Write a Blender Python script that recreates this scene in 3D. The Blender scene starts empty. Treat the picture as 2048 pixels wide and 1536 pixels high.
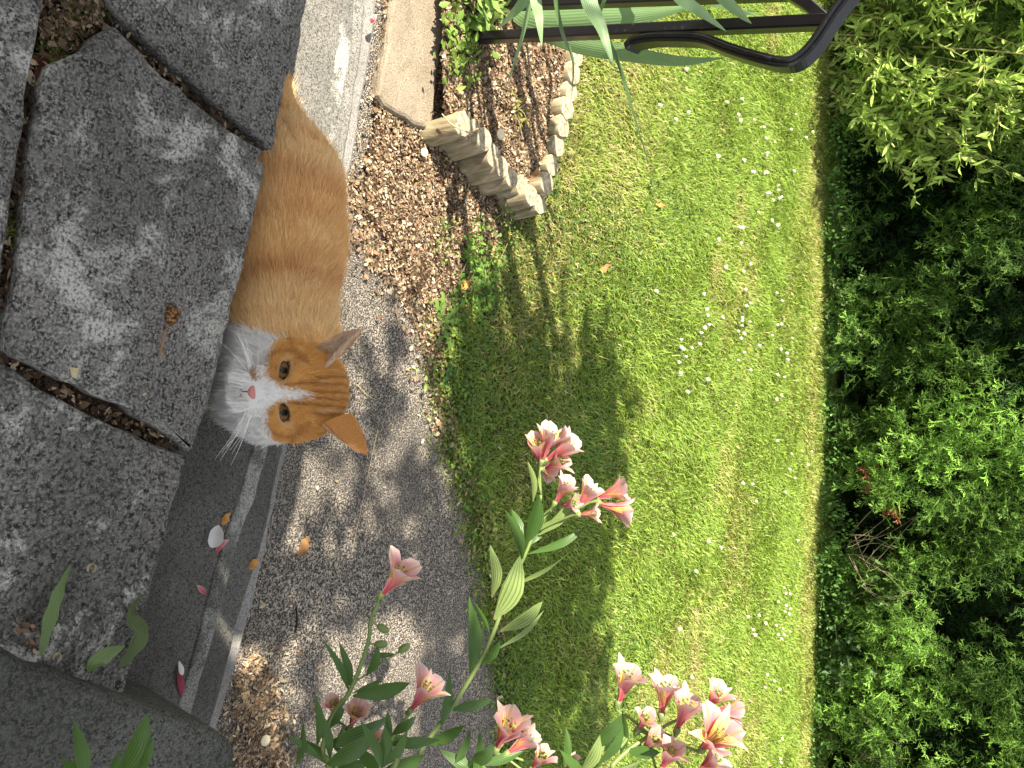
import bpy, math, random
import numpy as np
from mathutils import Vector, Matrix

rng = np.random.default_rng(7)
random.seed(7)
scene = bpy.context.scene
COL = scene.collection

# ------------------------------------------------------------------ camera
CAM = np.array([0.0, 0.0, 1.05])
PITCH, ROLL, FPX = math.radians(37.0), math.radians(6.0), 1577.0
FWD = np.array([0, math.cos(PITCH), -math.sin(PITCH)])
R0 = np.array([1.0, 0, 0])
U0 = np.array([0, math.sin(PITCH), math.cos(PITCH)])
EU = math.cos(ROLL) * R0 + math.sin(ROLL) * U0      # scene right (the phone was held on its side)
EV = -math.sin(ROLL) * R0 + math.cos(ROLL) * U0     # scene up
cam_data = bpy.data.cameras.new("camera")
cam_data.sensor_fit = 'HORIZONTAL'
cam_data.sensor_width = 36.0
cam_data.lens = 36.0 * FPX / 2048.0
cam_data.clip_start = 0.02
cam_data.clip_end = 200.0
cam = bpy.data.objects.new("camera", cam_data)
M = Matrix.Identity(4)
for i in range(3):
    M[i][0] = EV[i]; M[i][1] = -EU[i]; M[i][2] = -FWD[i]; M[i][3] = CAM[i]
cam.matrix_world = M
COL.objects.link(cam)
scene.camera = cam

# ------------------------------------------------------------------ world, sun, exposure
SUN = np.array([-0.60, -0.40, 0.69]); SUN = SUN / np.linalg.norm(SUN)
world = bpy.data.worlds.new("World")
scene.world = world
world.use_nodes = True
wn = world.node_tree
wn.nodes.clear()
sky = wn.nodes.new('ShaderNodeTexSky')
sky.sky_type = 'NISHITA'
sky.sun_disc = False
sky.sun_elevation = math.asin(SUN[2])
sky.sun_rotation = math.atan2(SUN[0], SUN[1])
bg = wn.nodes.new('ShaderNodeBackground')
bg.inputs['Strength'].default_value = 0.10
wo = wn.nodes.new('ShaderNodeOutputWorld')
hs = wn.nodes.new('ShaderNodeHueSaturation')          # pale summer haze: a less blue sky
hs.inputs['Saturation'].default_value = 0.18
wn.links.new(sky.outputs[0], hs.inputs['Color'])
wn.links.new(hs.outputs[0], bg.inputs[0])
wn.links.new(bg.outputs[0], wo.inputs[0])
sl = bpy.data.lights.new("sun", 'SUN')
sl.energy = 4.8
sl.angle = math.radians(0.5)
sl.color = (1.0, 0.90, 0.73)
sun = bpy.data.objects.new("sun", sl)
sun.rotation_euler = Vector(SUN).to_track_quat('Z', 'Y').to_euler()
COL.objects.link(sun)
vs = scene.view_settings
vs.view_transform = 'Standard'
vs.look = 'None'
vs.exposure = 1.68
vs.gamma = 1.0
vs.use_curve_mapping = False
scene.cycles.max_bounces = 6
scene.cycles.transparent_max_bounces = 4

# ------------------------------------------------------------------ helpers
def nrm(v):
    v = np.asarray(v, float)
    return v / np.maximum(np.linalg.norm(v, axis=-1, keepdims=True), 1e-12)

def ray(x, y):
    """viewing direction through photo pixel (x, y), unit depth"""
    return FWD + (y - 768.0) / FPX * EU + (x - 1024.0) / FPX * EV

def on_z(x, y, z):
    d = ray(x, y)
    return CAM + d * ((z - CAM[2]) / d[2])

def on_y(x, y, Y):
    d = ray(x, y)
    return CAM + d * (Y / d[1])

def at_d(x, y, depth):
    return CAM + ray(x, y) * depth

def proj(P):
    P = np.asarray(P, float) - CAM
    w = P @ FWD
    w = np.where(np.abs(w) < 1e-6, 1e-6, w)
    return 1024 + FPX * (P @ EV) / w, 768 + FPX * (P @ EU) / w, w

def inview(P, m=60):
    x, y, w = proj(P)
    return (w > 0.05) & (x > -m) & (x < 2048 + m) & (y > -m) & (y < 1536 + m)

def inpoly(px, py, poly):
    poly = np.asarray(poly)
    c = np.zeros(len(px), bool)
    j = len(poly) - 1
    for i in range(len(poly)):
        xi, yi = poly[i][:2]; xj, yj = poly[j][:2]
        hit = ((yi > py) != (yj > py)) & (px < (xj - xi) * (py - yi) / (yj - yi + 1e-12) + xi)
        c ^= hit
        j = i
    return c

def scatter(poly, n):
    poly = np.asarray(poly)[:, :2]
    lo, hi = poly.min(0), poly.max(0)
    out = np.zeros((0, 2))
    while len(out) < n:
        p = lo + rng.random((n * 2, 2)) * (hi - lo)
        out = np.vstack([out, p[inpoly(p[:, 0], p[:, 1], poly)]])
    return out[:n]

def vnoise(x, y, seed=0):
    """smooth value noise in 0..1, unit cell"""
    xi, yi = np.floor(x).astype(np.int64), np.floor(y).astype(np.int64)
    fx, fy = x - xi, y - yi
    fx = fx * fx * (3 - 2 * fx); fy = fy * fy * (3 - 2 * fy)
    def h(a, b):
        n = (a * 374761393 + b * 668265263 + seed * 982451653) & 0x7fffffff
        n = ((n ^ (n >> 13)) * 1274126177) & 0x7fffffff
        return ((n ^ (n >> 16)) & 0xffff) / 65535.0
    return (h(xi, yi) * (1 - fx) + h(xi + 1, yi) * fx) * (1 - fy) + (h(xi, yi + 1) * (1 - fx) + h(xi + 1, yi + 1) * fx) * fy

def fbm(x, y, seed=0, oct=3):
    s = 0; a = 0.5; t = 0
    for o in range(oct):
        s = s + a * vnoise(x * 2 ** o, y * 2 ** o, seed + o); t += a; a *= 0.5
    return s / t

ORIG = {}
def tag(o, label=None, cat=None, group=None, kind=None):
    if label: o['label'] = label
    if cat: o['category'] = cat
    if group: o['group'] = group
    if kind: o['kind'] = kind
    return o

def thing(name, label, cat, loc, group=None):
    o = bpy.data.objects.new(name, None)
    o.empty_display_size = 0.05
    COL.objects.link(o)
    o.location = Vector([float(c) for c in loc])
    ORIG[o] = np.array(loc, float)
    return tag(o, label, cat, group)

def mesh_np(name, V, F, mat, parent=None, col=None, uv=None, smooth=True, kind=None, label=None, cat=None, group=None):
    """one mesh object from arrays; F is an (m,k) array or a list of index lists"""
    V = np.asarray(V, float)
    base = ORIG[parent] if parent is not None else np.zeros(3)
    L = (V - base).astype(np.float32)
    me = bpy.data.meshes.new(name)
    if isinstance(F, np.ndarray):
        m, k = F.shape
        me.vertices.add(len(L)); me.vertices.foreach_set('co', L.ravel())
        me.loops.add(m * k); me.loops.foreach_set('vertex_index', F.astype(np.int32).ravel())
        me.polygons.add(m)
        me.polygons.foreach_set('loop_start', np.arange(0, m * k, k, dtype=np.int32))
        me.update(calc_edges=True)
        li = F.ravel()
    else:
        me.from_pydata([tuple(p) for p in L.tolist()], [], F)
        me.update()
        li = np.zeros(len(me.loops), np.int32); me.loops.foreach_get('vertex_index', li)
    if smooth:
        me.polygons.foreach_set('use_smooth', np.ones(len(me.polygons), bool))
    if col is not None:
        a = me.color_attributes.new('col', 'FLOAT_COLOR', 'POINT')
        c = np.ones((len(V), 4), np.float32); c[:, :3] = col
        a.data.foreach_set('color', c.ravel())
    if uv is not None:
        ul = me.uv_layers.new(name='UVMap')
        ul.data.foreach_set('uv', np.asarray(uv, np.float32)[li].ravel())
    if mat is not None: me.materials.append(mat)
    o = bpy.data.objects.new(name, me)
    COL.objects.link(o)
    if parent is not None: o.parent = parent
    ORIG[o] = base
    return tag(o, label, cat, group, kind)

def copy_obj(o, parent=None, loc=None, rot=None, scale=None):
    c = o.copy(); COL.objects.link(c)
    if parent is not None: c.parent = parent
    if loc is not None: c.location = Vector([float(a) for a in loc])
    if rot is not None: c.rotation_euler = rot
    if scale is not None: c.scale = (scale,) * 3
    return c

def spline(pts, n):
    """Catmull-Rom through pts, n samples"""
    P = np.asarray(pts, float)
    if len(P) == 2:
        return P[0] + (P[1] - P[0]) * np.linspace(0, 1, n)[:, None]
    Q = np.vstack([2 * P[0] - P[1], P, 2 * P[-1] - P[-2]])
    t = np.linspace(0, len(P) - 1 - 1e-9, n)
    i = t.astype(int); f = (t - i)[:, None]
    a, b, c, d = Q[i], Q[i + 1], Q[i + 2], Q[i + 3]
    return 0.5 * (2 * b + (c - a) * f + (2 * a - 5 * b + 4 * c - d) * f ** 2 + (3 * b - a - 3 * c + d) * f ** 3)

def frames(C, hint=(0.3, 0.2, 1)):
    T = nrm(np.gradient(C, axis=0))
    h = np.asarray(hint, float)
    A = np.cross(T, h)
    bad = np.linalg.norm(A, axis=1) < 0.1
    if bad.any(): A[bad] = np.cross(T[bad], np.array([1.0, 0.1, 0]))
    A = nrm(A)
    B = nrm(np.cross(A, T))
    return T, A, B

def tube(C, r, seg=6, cap=True, flat=1.0, hint=(0.3, 0.2, 1)):
    C = np.asarray(C, float); n = len(C)
    r = np.broadcast_to(np.asarray(r, float), (n,))
    T, A, B = frames(C, hint)
    th = np.linspace(0, 2 * math.pi, seg, endpoint=False)
    V = (C[:, None] + r[:, None, None] * (np.cos(th)[None, :, None] * A[:, None] + flat * np.sin(th)[None, :, None] * B[:, None])).reshape(-1, 3)
    F = []
    for i in range(n - 1):
        for j in range(seg):
            k = (j + 1) % seg
            F.append([i * seg + j, i * seg + k, (i + 1) * seg + k, (i + 1) * seg + j])
    if cap:
        F.append(list(range(seg))[::-1]); F.append([(n - 1) * seg + j for j in range(seg)])
    return V, F

class Acc:
    """collects shapes into one mesh"""
    def __init__(s): s.V = []; s.F = []; s.U = []; s.C = []; s.n = 0
    def add(s, V, F, uv=None, col=None):
        V = np.asarray(V); s.V.append(V)
        F = F.tolist() if isinstance(F, np.ndarray) else F
        s.F += [[i + s.n for i in f] for f in F]
        s.U.append(np.zeros((len(V), 2)) if uv is None else np.asarray(uv))
        s.C.append(np.ones((len(V), 3)) if col is None else np.broadcast_to(np.asarray(col, float), (len(V), 3)))
        s.n += len(V); return s
    def build(s, name, mat, parent=None, **k):
        return mesh_np(name, np.vstack(s.V), s.F, mat, parent, uv=np.vstack(s.U), col=np.vstack(s.C), **k)

def blade(C, W, side, fold=0.0, cross=3, curl=0.0):
    """leaf or petal: centre line C, half widths W, side vectors, V fold depth (fraction of width), curl lifts the margins"""
    C = np.asarray(C, float); n = len(C)
    T = nrm(np.gradient(C, axis=0))
    S = np.broadcast_to(np.asarray(side, float), C.shape)
    S = nrm(S - (S * T).sum(1, keepdims=True) * T)
    N = np.cross(T, S)
    W = np.asarray(W, float)
    a = np.linspace(-1, 1, cross)
    V = C[:, None] + a[None, :, None] * W[:, None, None] * S[:, None] + (np.abs(a)[None, :, None] * fold + (a ** 2)[None, :, None] * curl) * W[:, None, None] * N[:, None]
    uv = np.stack(np.meshgrid(np.linspace(0, 1, cross), np.linspace(0, 1, n)), -1).reshape(-1, 2)
    F = np.array([[i * cross + j, i * cross + j + 1, (i + 1) * cross + j + 1, (i + 1) * cross + j] for i in range(n - 1) for j in range(cross - 1)])
    return V.reshape(-1, 3), F, uv

def ellipsoid(c, r, nu=12, nv=8, R=None):
    u = np.linspace(0, 2 * math.pi, nu, endpoint=False); v = np.linspace(0, math.pi, nv)
    P = np.stack([np.outer(np.sin(v), np.cos(u)), np.outer(np.sin(v), np.sin(u)), np.outer(np.cos(v), np.ones(nu))], -1).reshape(-1, 3) * np.asarray(r)
    if R is not None: P = P @ np.asarray(R)          # rows of R are the axes
    F = [[i * nu + j, (i + 1) * nu + j, (i + 1) * nu + (j + 1) % nu, i * nu + (j + 1) % nu] for i in range(nv - 1) for j in range(nu)]
    return P + np.asarray(c), F

def prism(poly, ztop, thick, wob=0.0015, bev=0.006, step=0.025, seed=1, tilt=0.0):
    """slab of stone: wobbly outline, worn arrises, flat bottom"""
    poly = np.asarray(poly, float)[:, :2]
    a = 0.5 * np.sum(poly[:, 0] * np.roll(poly[:, 1], -1) - np.roll(poly[:, 0], -1) * poly[:, 1])
    if a < 0: poly = poly[::-1]
    r = np.random.default_rng(seed)
    pts = []
    for i in range(len(poly)):
        p, q = poly[i], poly[(i + 1) % len(poly)]
        k = max(1, int(np.linalg.norm(q - p) / step))
        for s in range(k): pts.append(p + (q - p) * s / k)
    P = np.array(pts)
    e = np.roll(P, -1, 0) - np.roll(P, 1, 0)
    nin = nrm(np.stack([-e[:, 1], e[:, 0]], 1))
    P = P + nin * (r.normal(0, wob, len(P)))[:, None]
    n = len(P)
    b = bev * (0.7 + 0.6 * r.random(n))[:, None]
    rings = [(P, ztop - thick), (P, ztop - bev * 1.1), (P + nin * b * 0.35, ztop - bev * 0.35), (P + nin * b, ztop)]
    V = np.vstack([np.column_stack([q, np.full(n, z)]) for q, z in rings])
    F = []
    for k in range(3):
        for i in range(n):
            j = (i + 1) % n
            F.append([k * n + i, k * n + j, (k + 1) * n + j, (k + 1) * n + i])
    F.append([3 * n + i for i in range(n)])
    F.append([i for i in range(n)][::-1])
    return V, F

# ------------------------------------------------------------------ materials
class Mat:
    def __init__(s, name, rough=0.8, spec=0.3):
        s.m = bpy.data.materials.new(name); s.m.use_nodes = True
        s.t = s.m.node_tree; s.N = s.t.nodes; s.L = s.t.links
        s.b = s.N['Principled BSDF']
        s.b.inputs['Roughness'].default_value = rough
        s.b.inputs['Specular IOR Level'].default_value = spec
        s.out = s.N['Material Output']
    def _in(s, sock, v):
        if v is None: return
        if hasattr(v, 'is_linked') or isinstance(v, bpy.types.NodeSocket): s.L.new(v, sock)
        else: sock.default_value = v if not isinstance(v, tuple) or len(v) == 4 or sock.type != 'RGBA' else (*v, 1)
    def coord(s, kind='Object'):
        return s.N.new('ShaderNodeTexCoord').outputs[kind]
    def attr(s, name='col'):
        n = s.N.new('ShaderNodeAttribute'); n.attribute_name = name; return n.outputs['Color']
    def noise(s, scale, detail=3, rough=0.55, vec=None, dist=0.0):
        n = s.N.new('ShaderNodeTexNoise')
        n.inputs['Scale'].default_value = scale; n.inputs['Detail'].default_value = detail
        n.inputs['Roughness'].default_value = rough; n.inputs['Distortion'].default_value = dist
        s.L.new(vec if vec is not None else s.coord(), n.inputs['Vector']); return n.outputs['Fac']
    def voro(s, scale, out='Distance', feat='F1', vec=None):
        n = s.N.new('ShaderNodeTexVoronoi'); n.feature = feat
        n.inputs['Scale'].default_value = scale
        s.L.new(vec if vec is not None else s.coord(), n.inputs['Vector']); return n.outputs[out]
    def mapping(s, vec, scale=(1, 1, 1), rot=(0, 0, 0)):
        n = s.N.new('ShaderNodeMapping'); n.inputs['Scale'].default_value = scale; n.inputs['Rotation'].default_value = rot
        s.L.new(vec, n.inputs['Vector']); return n.outputs[0]
    def ramp(s, fac, stops):
        n = s.N.new('ShaderNodeValToRGB'); e = n.color_ramp.elements
        while len(e) < len(stops): e.new(0.5)
        for i, (p, c) in enumerate(stops):
            e[i].position = p
            e[i].color = (c, c, c, 1) if isinstance(c, (int, float)) else (*c, 1)
        s.L.new(fac, n.inputs[0]); return n.outputs[0]
    def mix(s, fac, a, b, mode='MIX'):
        n = s.N.new('ShaderNodeMix'); n.data_type = 'RGBA'; n.blend_type = mode
        ia, ib, io = n.inputs[6], n.inputs[7], n.outputs[2]
        for sock, v in ((n.inputs[0], fac), (ia, a), (ib, b)): s._in(sock, v)
        return io
    def math(s, op, a, b=0.0, clamp=False):
        n = s.N.new('ShaderNodeMath'); n.operation = op; n.use_clamp = clamp
        s._in(n.inputs[0], a); s._in(n.inputs[1], b); return n.outputs[0]
    def base(s, c): s._in(s.b.inputs['Base Color'], c); return s
    def bump(s, h, strength=0.5, dist=0.002):
        n = s.N.new('ShaderNodeBump'); n.inputs['Strength'].default_value = strength; n.inputs['Distance'].default_value = dist
        s.L.new(h, n.inputs['Height']); s.L.new(n.outputs[0], s.b.inputs['Normal']); return s
    def translucent(s, c, fac=0.3):
        t = s.N.new('ShaderNodeBsdfTranslucent'); s._in(t.inputs['Color'], c)
        x = s.N.new('ShaderNodeMixShader'); x.inputs[0].default_value = fac
        s.L.new(s.b.outputs[0], x.inputs[1]); s.L.new(t.outputs[0], x.inputs[2])
        s.L.new(x.outputs[0], s.out.inputs[0]); return s

def concrete(name, dark, mid, light, lichen, lich_lo=0.56, lich_hi=0.66, tint=(1, 1, 1), grain=420, bumpd=0.0016):
    k = Mat(name, 0.92, 0.2)
    g = k.noise(grain, 2, 0.7)
    g2 = k.noise(grain * 0.35, 3, 0.7)
    big = k.noise(5, 4, 0.6)
    c = k.ramp(g, [(0.40, dark), (0.5, mid), (0.60, light)])
    c = k.mix(k.ramp(g2, [(0.4, 0.0), (0.62, 0.6)]), c, light)
    c = k.mix(k.ramp(big, [(0.35, 0.55), (0.65, 0.0)]), c, dark)
    ln = k.noise(13, 6, 0.74, dist=0.4)
    lf = k.math('MULTIPLY', k.ramp(ln, [(lich_lo, 0.0), (lich_hi, 1.0)]), k.ramp(g, [(0.38, 0.1), (0.52, 0.9)]))
    c = k.mix(lf, c, lichen)
    k.base(c)
    h = k.math('ADD', g, k.math('MULTIPLY', g2, 0.8))
    k.bump(h, 0.7, bumpd)
    return k.m

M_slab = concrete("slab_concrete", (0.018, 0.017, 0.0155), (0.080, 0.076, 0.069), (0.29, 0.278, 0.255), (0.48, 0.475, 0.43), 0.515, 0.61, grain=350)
M_slab_shade = concrete("shaded_slab_concrete", (0.016, 0.015, 0.0138), (0.066, 0.062, 0.056), (0.25, 0.24, 0.22), (0.48, 0.475, 0.43), 0.525, 0.62, grain=360)  # darker copy of the slab concrete, deeper shade put into its colour
M_slab_dark = concrete("mossy_concrete", (0.022, 0.023, 0.019), (0.06, 0.061, 0.052), (0.15, 0.15, 0.135), (0.30, 0.31, 0.28), 0.64, 0.74)
M_step = concrete("step_concrete", (0.045, 0.044, 0.042), (0.15, 0.145, 0.135), (0.34, 0.33, 0.30), (0.46, 0.45, 0.42), 0.6, 0.7, grain=480)
M_nosing = concrete("worn_nosing", (0.05, 0.05, 0.046), (0.15, 0.148, 0.138), (0.31, 0.305, 0.285), (0.50, 0.495, 0.46), 0.47, 0.57, grain=480)
M_strip = concrete("edging_concrete", (0.12, 0.115, 0.11), (0.22, 0.21, 0.20), (0.36, 0.35, 0.33), (0.5, 0.49, 0.45), 0.62, 0.75, grain=480)

def darken_right(m, x0, x1, amount):
    """darkens the concrete towards the right of the steps, with a noisy edge"""
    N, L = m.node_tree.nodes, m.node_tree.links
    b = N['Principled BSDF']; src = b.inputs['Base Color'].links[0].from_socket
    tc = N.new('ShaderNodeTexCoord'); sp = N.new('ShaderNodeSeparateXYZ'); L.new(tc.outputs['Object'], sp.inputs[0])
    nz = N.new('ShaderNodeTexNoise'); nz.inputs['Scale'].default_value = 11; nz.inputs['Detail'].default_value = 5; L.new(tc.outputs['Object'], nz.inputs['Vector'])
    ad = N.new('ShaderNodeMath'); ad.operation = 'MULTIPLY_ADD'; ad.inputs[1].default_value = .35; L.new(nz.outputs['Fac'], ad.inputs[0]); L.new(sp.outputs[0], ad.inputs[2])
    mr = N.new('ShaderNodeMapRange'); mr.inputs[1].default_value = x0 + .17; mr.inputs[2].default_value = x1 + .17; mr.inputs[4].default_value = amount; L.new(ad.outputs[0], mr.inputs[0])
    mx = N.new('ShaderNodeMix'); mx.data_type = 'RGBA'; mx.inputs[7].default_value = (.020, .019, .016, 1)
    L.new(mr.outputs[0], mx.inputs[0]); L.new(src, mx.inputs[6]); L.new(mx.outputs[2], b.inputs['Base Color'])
darken_right(M_step, -.05, .14, .52)
darken_right(M_nosing, -.05, .3, .45)

def make_path_mat():
    k = Mat("pebbledash_path", 0.9, 0.25)
    g = k.noise(360, 1.5, 0.6, dist=0.3)
    v = k.voro(260, 'Color')
    sep = k.N.new('ShaderNodeSeparateColor'); k.L.new(v, sep.inputs[0])
    pale = k.ramp(sep.outputs[0], [(0.0, (0.20, 0.175, 0.15)), (0.5, (0.36, 0.315, 0.265)), (1.0, (0.52, 0.46, 0.38))])
    c = k.mix(k.ramp(g, [(0.44, 0.0), (0.55, 1.0)]), (0.035, 0.033, 0.031), pale)
    big = k.noise(3.5, 5, 0.65)
    c = k.mix(k.ramp(big, [(0.4, 0.45), (0.6, 0.0)]), c, (0.09, 0.085, 0.078))
    k.base(c)
    k.bump(k.ramp(g, [(0.35, 0.0), (0.65, 1.0)]), 0.9, 0.0024)
    return k.m
M_path = make_path_mat()

k = Mat("sandstone", 0.85, 0.3)
sg = k.noise(300, 3, 0.7)
sb = k.noise(14, 4, 0.6, vec=k.mapping(k.coord(), (1, 3, 1)))
c = k.mix(sb, (0.21, 0.17, 0.125), (0.34, 0.285, 0.215))
c = k.mix(k.ramp(k.noise(30, 4, .7), [(.5, 0.0), (.68, .6)]), c, (0.17, 0.15, 0.10))
c = k.mix(k.ramp(sg, [(0.55, 0.0), (0.72, 0.7)]), c, (0.48, 0.43, 0.36))
c = k.mix(k.ramp(k.noise(420, 2, .7), [(.36, .65), (.5, 0.0)]), c, (0.10, 0.085, 0.065))
k.base(c).bump(sg, 0.8, 0.003)
M_sand = k.m

k = Mat("soil", 0.95, 0.1)
sg = k.noise(160, 4, 0.7)
k.base(k.ramp(sg, [(0.35, (0.018, 0.012, 0.008)), (0.55, (0.075, 0.048, 0.028)), (0.7, (0.17, 0.11, 0.065))])).bump(sg, 0.9, 0.006)
M_soil = k.m

k = Mat("turf_soil", 0.95, 0.1)
sg = k.noise(130, 4, 0.7)
k.base(k.ramp(sg, [(0.35, (0.03, 0.035, 0.012)), (0.55, (0.10, 0.10, 0.035)), (0.7, (0.19, 0.16, 0.07))])).bump(sg, 0.9, 0.006)
M_turf = k.m

k = Mat("dry_litter", 0.85, 0.2)
k.base(k.attr()); k.translucent(k.attr(), 0.15)
M_litter = k.m

k = Mat("grass_blade", 0.55, 0.35)
k.base(k.attr()); k.translucent(k.mix(0.6, k.attr(), (0.36, 0.46, 0.08)), 0.32)
M_grass = k.m

k = Mat("hedge_leaf", 0.6, 0.15)
k.base(k.attr()); k.translucent(k.attr(), 0.22)
M_hedge = k.m

k = Mat("twig_bark", 0.9, 0.1)
k.base(k.mix(k.noise(60, 3), (0.05, 0.033, 0.02), (0.16, 0.115, 0.075)))
M_twig = k.m
k = Mat("green_twig", 0.7, 0.2)
k.base((0.30, 0.27, 0.12))
M_gtwig = k.m

def leaf_mat(name, c1, c2, vein, veins=9.0, tr=0.3, amount=0.6, rough=0.38, spec=0.45):
    """parallel-veined leaf: stripes across the blade's own width"""
    k = Mat(name, rough, spec)
    sp = k.N.new('ShaderNodeSeparateXYZ'); k.L.new(k.coord('UV'), sp.inputs[0])
    w = k.math('SINE', k.math('MULTIPLY', sp.outputs[0], veins * 6.283))
    c = k.mix(k.noise(40, 3), c1, c2)
    c = k.mix(k.math('MULTIPLY', k.ramp(w, [(0.35, 0.0), (0.9, 1.0)]), amount), c, vein)
    k.base(c); k.bump(w, 0.25, 0.0006); k.translucent(c, tr)
    return k.m
M_leaf = leaf_mat("lily_leaf", (0.045, 0.105, 0.018), (0.075, 0.15, 0.03), (0.10, 0.20, 0.05), 7, 0.35)
M_leaf_pale = leaf_mat("pale_striped_leaf", (0.24, 0.33, 0.10), (0.28, 0.37, 0.13), (0.09, 0.15, 0.035), 5, 0.35, 0.8)
M_iris = leaf_mat("iris_leaf", (0.17, 0.29, 0.12), (0.22, 0.35, 0.16), (0.14, 0.25, 0.09), 8, 0.3, 0.35)
M_iris_dark = leaf_mat("dark_iris_leaf", (0.05, 0.11, 0.03), (0.08, 0.15, 0.05), (0.05, 0.10, 0.03), 8, 0.25, 0.35)
k = Mat("lily_stem", 0.45, 0.4); k.base(k.mix(k.noise(30, 2), (0.10, 0.17, 0.04), (0.19, 0.24, 0.08))); M_stem = k.m
k = Mat("weed_leaf", 0.55, 0.2); k.base(k.attr()); k.translucent(k.attr(), 0.3); M_weed = k.m

def petal_mat(name, inner):
    k = Mat(name, 0.45, 0.35)
    sp = k.N.new('ShaderNodeSeparateXYZ'); k.L.new(k.coord('UV'), sp.inputs[0])
    ac = k.math('ABSOLUTE', k.math('SUBTRACT', sp.outputs[0], 0.5))
    if inner:
        c = k.ramp(sp.outputs[1], [(0.0, (0.55, 0.06, 0.08)), (0.3, (0.62, 0.20, 0.16)), (0.55, (0.72, 0.50, 0.12)), (0.72, (0.73, 0.57, 0.28)), (0.9, (0.70, 0.46, 0.42)), (1.0, (0.70, 0.50, 0.46))])
        w = k.noise(1.0, 2, 0.5, vec=k.mapping(k.coord('UV'), (16, 5, 1)))
        c = k.mix(k.math('MULTIPLY', k.ramp(w, [(0.56, 0.0), (0.62, 1.0)]), k.ramp(sp.outputs[1], [(0.25, 0.0), (0.4, 0.8), (0.85, 0.6), (0.95, 0)])), c, (0.25, 0.03, 0.03))
    else:
        c = k.ramp(sp.outputs[1], [(0.0, (0.45, 0.03, 0.05)), (0.3, (0.58, 0.085, 0.13)), (0.6, (0.66, 0.20, 0.25)), (0.85, (0.69, 0.40, 0.42)), (1.0, (0.72, 0.58, 0.54))])
        c = k.mix(k.ramp(ac, [(0.28, 0.0), (0.5, 0.6)]), c, (0.72, 0.58, 0.55))
        mid = k.ramp(ac, [(0.03, 1.0), (0.11, 0.0)])
        c = k.mix(k.math('MULTIPLY', mid, k.ramp(sp.outputs[1], [(0.2, 0.0), (0.5, 0.55), (0.85, 0.8), (1.0, 0.9)])), c, (0.42, 0.34, 0.13))
        w = k.math('SINE', k.math('MULTIPLY', sp.outputs[0], 60.0))
        c = k.mix(k.math('MULTIPLY', k.ramp(w, [(0.5, 0.0), (1.0, 0.3)]), k.ramp(sp.outputs[1], [(0.1, 1.0), (0.7, 0.0)])), c, (0.7, 0.12, 0.15))
    k.base(c); k.translucent(c, 0.38)
    return k.m
M_petal = petal_mat("pink_petal", False)
k = Mat("white_petal", .45, .3); k.base((.74, .72, .70)); k.translucent((.74, .70, .66), .3); M_pwhite = k.m
M_petal_in = petal_mat("yellow_petal", True)
k = Mat("anther", 0.7); k.base((0.25, 0.14, 0.08)); M_anther = k.m

k = Mat("black_metal", 0.32, 0.5)
sc = k.noise(90, 3)
k.base(k.mix(k.ramp(sc, [(0.62, 0.0), (0.7, 0.5)]), (0.008, 0.008, 0.010), (0.06, 0.05, 0.045)))
k.bump(sc, 0.15, 0.001)
M_metal = k.m

k = Mat("weathered_log", 0.9, 0.15)
gv = k.mapping(k.coord(), (90, 90, 9))
gr = k.noise(1.0, 4, 0.65, vec=gv)
c = k.mix(k.ramp(gr, [(.35, 0.0), (.65, 1.0)]), (0.19, 0.15, 0.09), (0.43, 0.365, 0.25))
c = k.mix(k.ramp(k.noise(22, 3), [(0.5, 0.0), (0.7, 0.5)]), c, (0.20, 0.21, 0.10))
k.base(c).bump(gr, 0.6, 0.003)
M_log = k.m
k = Mat("log_end", 0.9, 0.15)
v = k.noise(110, 4, 0.7)
k.base(k.ramp(v, [(0.35, (0.16, 0.13, 0.085)), (0.5, (0.35, 0.295, 0.205)), (0.65, (0.48, 0.42, 0.31))])).bump(v, 0.7, 0.003)
M_logend = k.m

k = Mat("cat_skin", 0.8, 0.15); k.base(k.attr()); M_skin = k.m
k = Mat("cat_fur", 0.55, 0.25); k.base(k.attr()); M_fur = k.m
k = Mat("cat_eye", 0.22, 0.25)
sp = k.N.new('ShaderNodeSeparateXYZ'); k.L.new(k.coord('Object'), sp.inputs[0])
k.base(k.attr()); M_eye = k.m
k = Mat("cat_nose", 0.5, 0.4); k.base(k.mix(k.noise(500, 2), (0.42, 0.15, 0.13), (0.52, 0.22, 0.19))); M_nose = k.m
k = Mat("whisker", 0.4, 0.4); k.base((0.85, 0.84, 0.80)); M_whisk = k.m

k = Mat("shade_wall_render", 0.9, 0.2)
g = k.noise(120, 4, 0.7)
k.base(k.mix(g, (0.42, 0.39, 0.34), (0.56, 0.53, 0.47))).bump(g, 0.6, 0.003)
M_render = k.m
k = Mat("daisy_white", 0.7, 0.2); k.base(k.attr()); M_daisy = k.m
# ------------------------------------------------------------------ the setting
Z_SLAB, Z_A, Z_B, Z_BED, Z_LOG = 0.30, 0.16, 0.06, 0.055, 0.070
def zpts(pts, z): return np.array([on_z(x, y, z)[:2] for x, y in pts])

g = np.array([[-30, -30, -0.03], [30, -30, -0.03], [30, 30, -0.03], [-30, 30, -0.03]], float)
mesh_np("ground", g, np.array([[0, 1, 2, 3]]), M_soil, kind='structure')

# path: one sheet from the foot of the steps to the turf
def bumpy_sheet(name, xs, y0, y1, ny, zf, mat, uv=False, **k):
    nx = len(xs)
    t = np.linspace(0, 1, ny)
    X = np.repeat(xs[:, None], ny, 1)
    Y = y0[:, None] + (y1 - y0)[:, None] * t[None]
    Z = zf(X, Y)
    V = np.stack([X, Y, Z], -1).reshape(-1, 3)
    i = np.arange(nx - 1)[:, None] * ny + np.arange(ny - 1)[None]
    F = np.stack([i, i + ny, i + ny + 1, i + 1], -1).reshape(-1, 4)
    return mesh_np(name, V, F, mat, **k)

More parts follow.
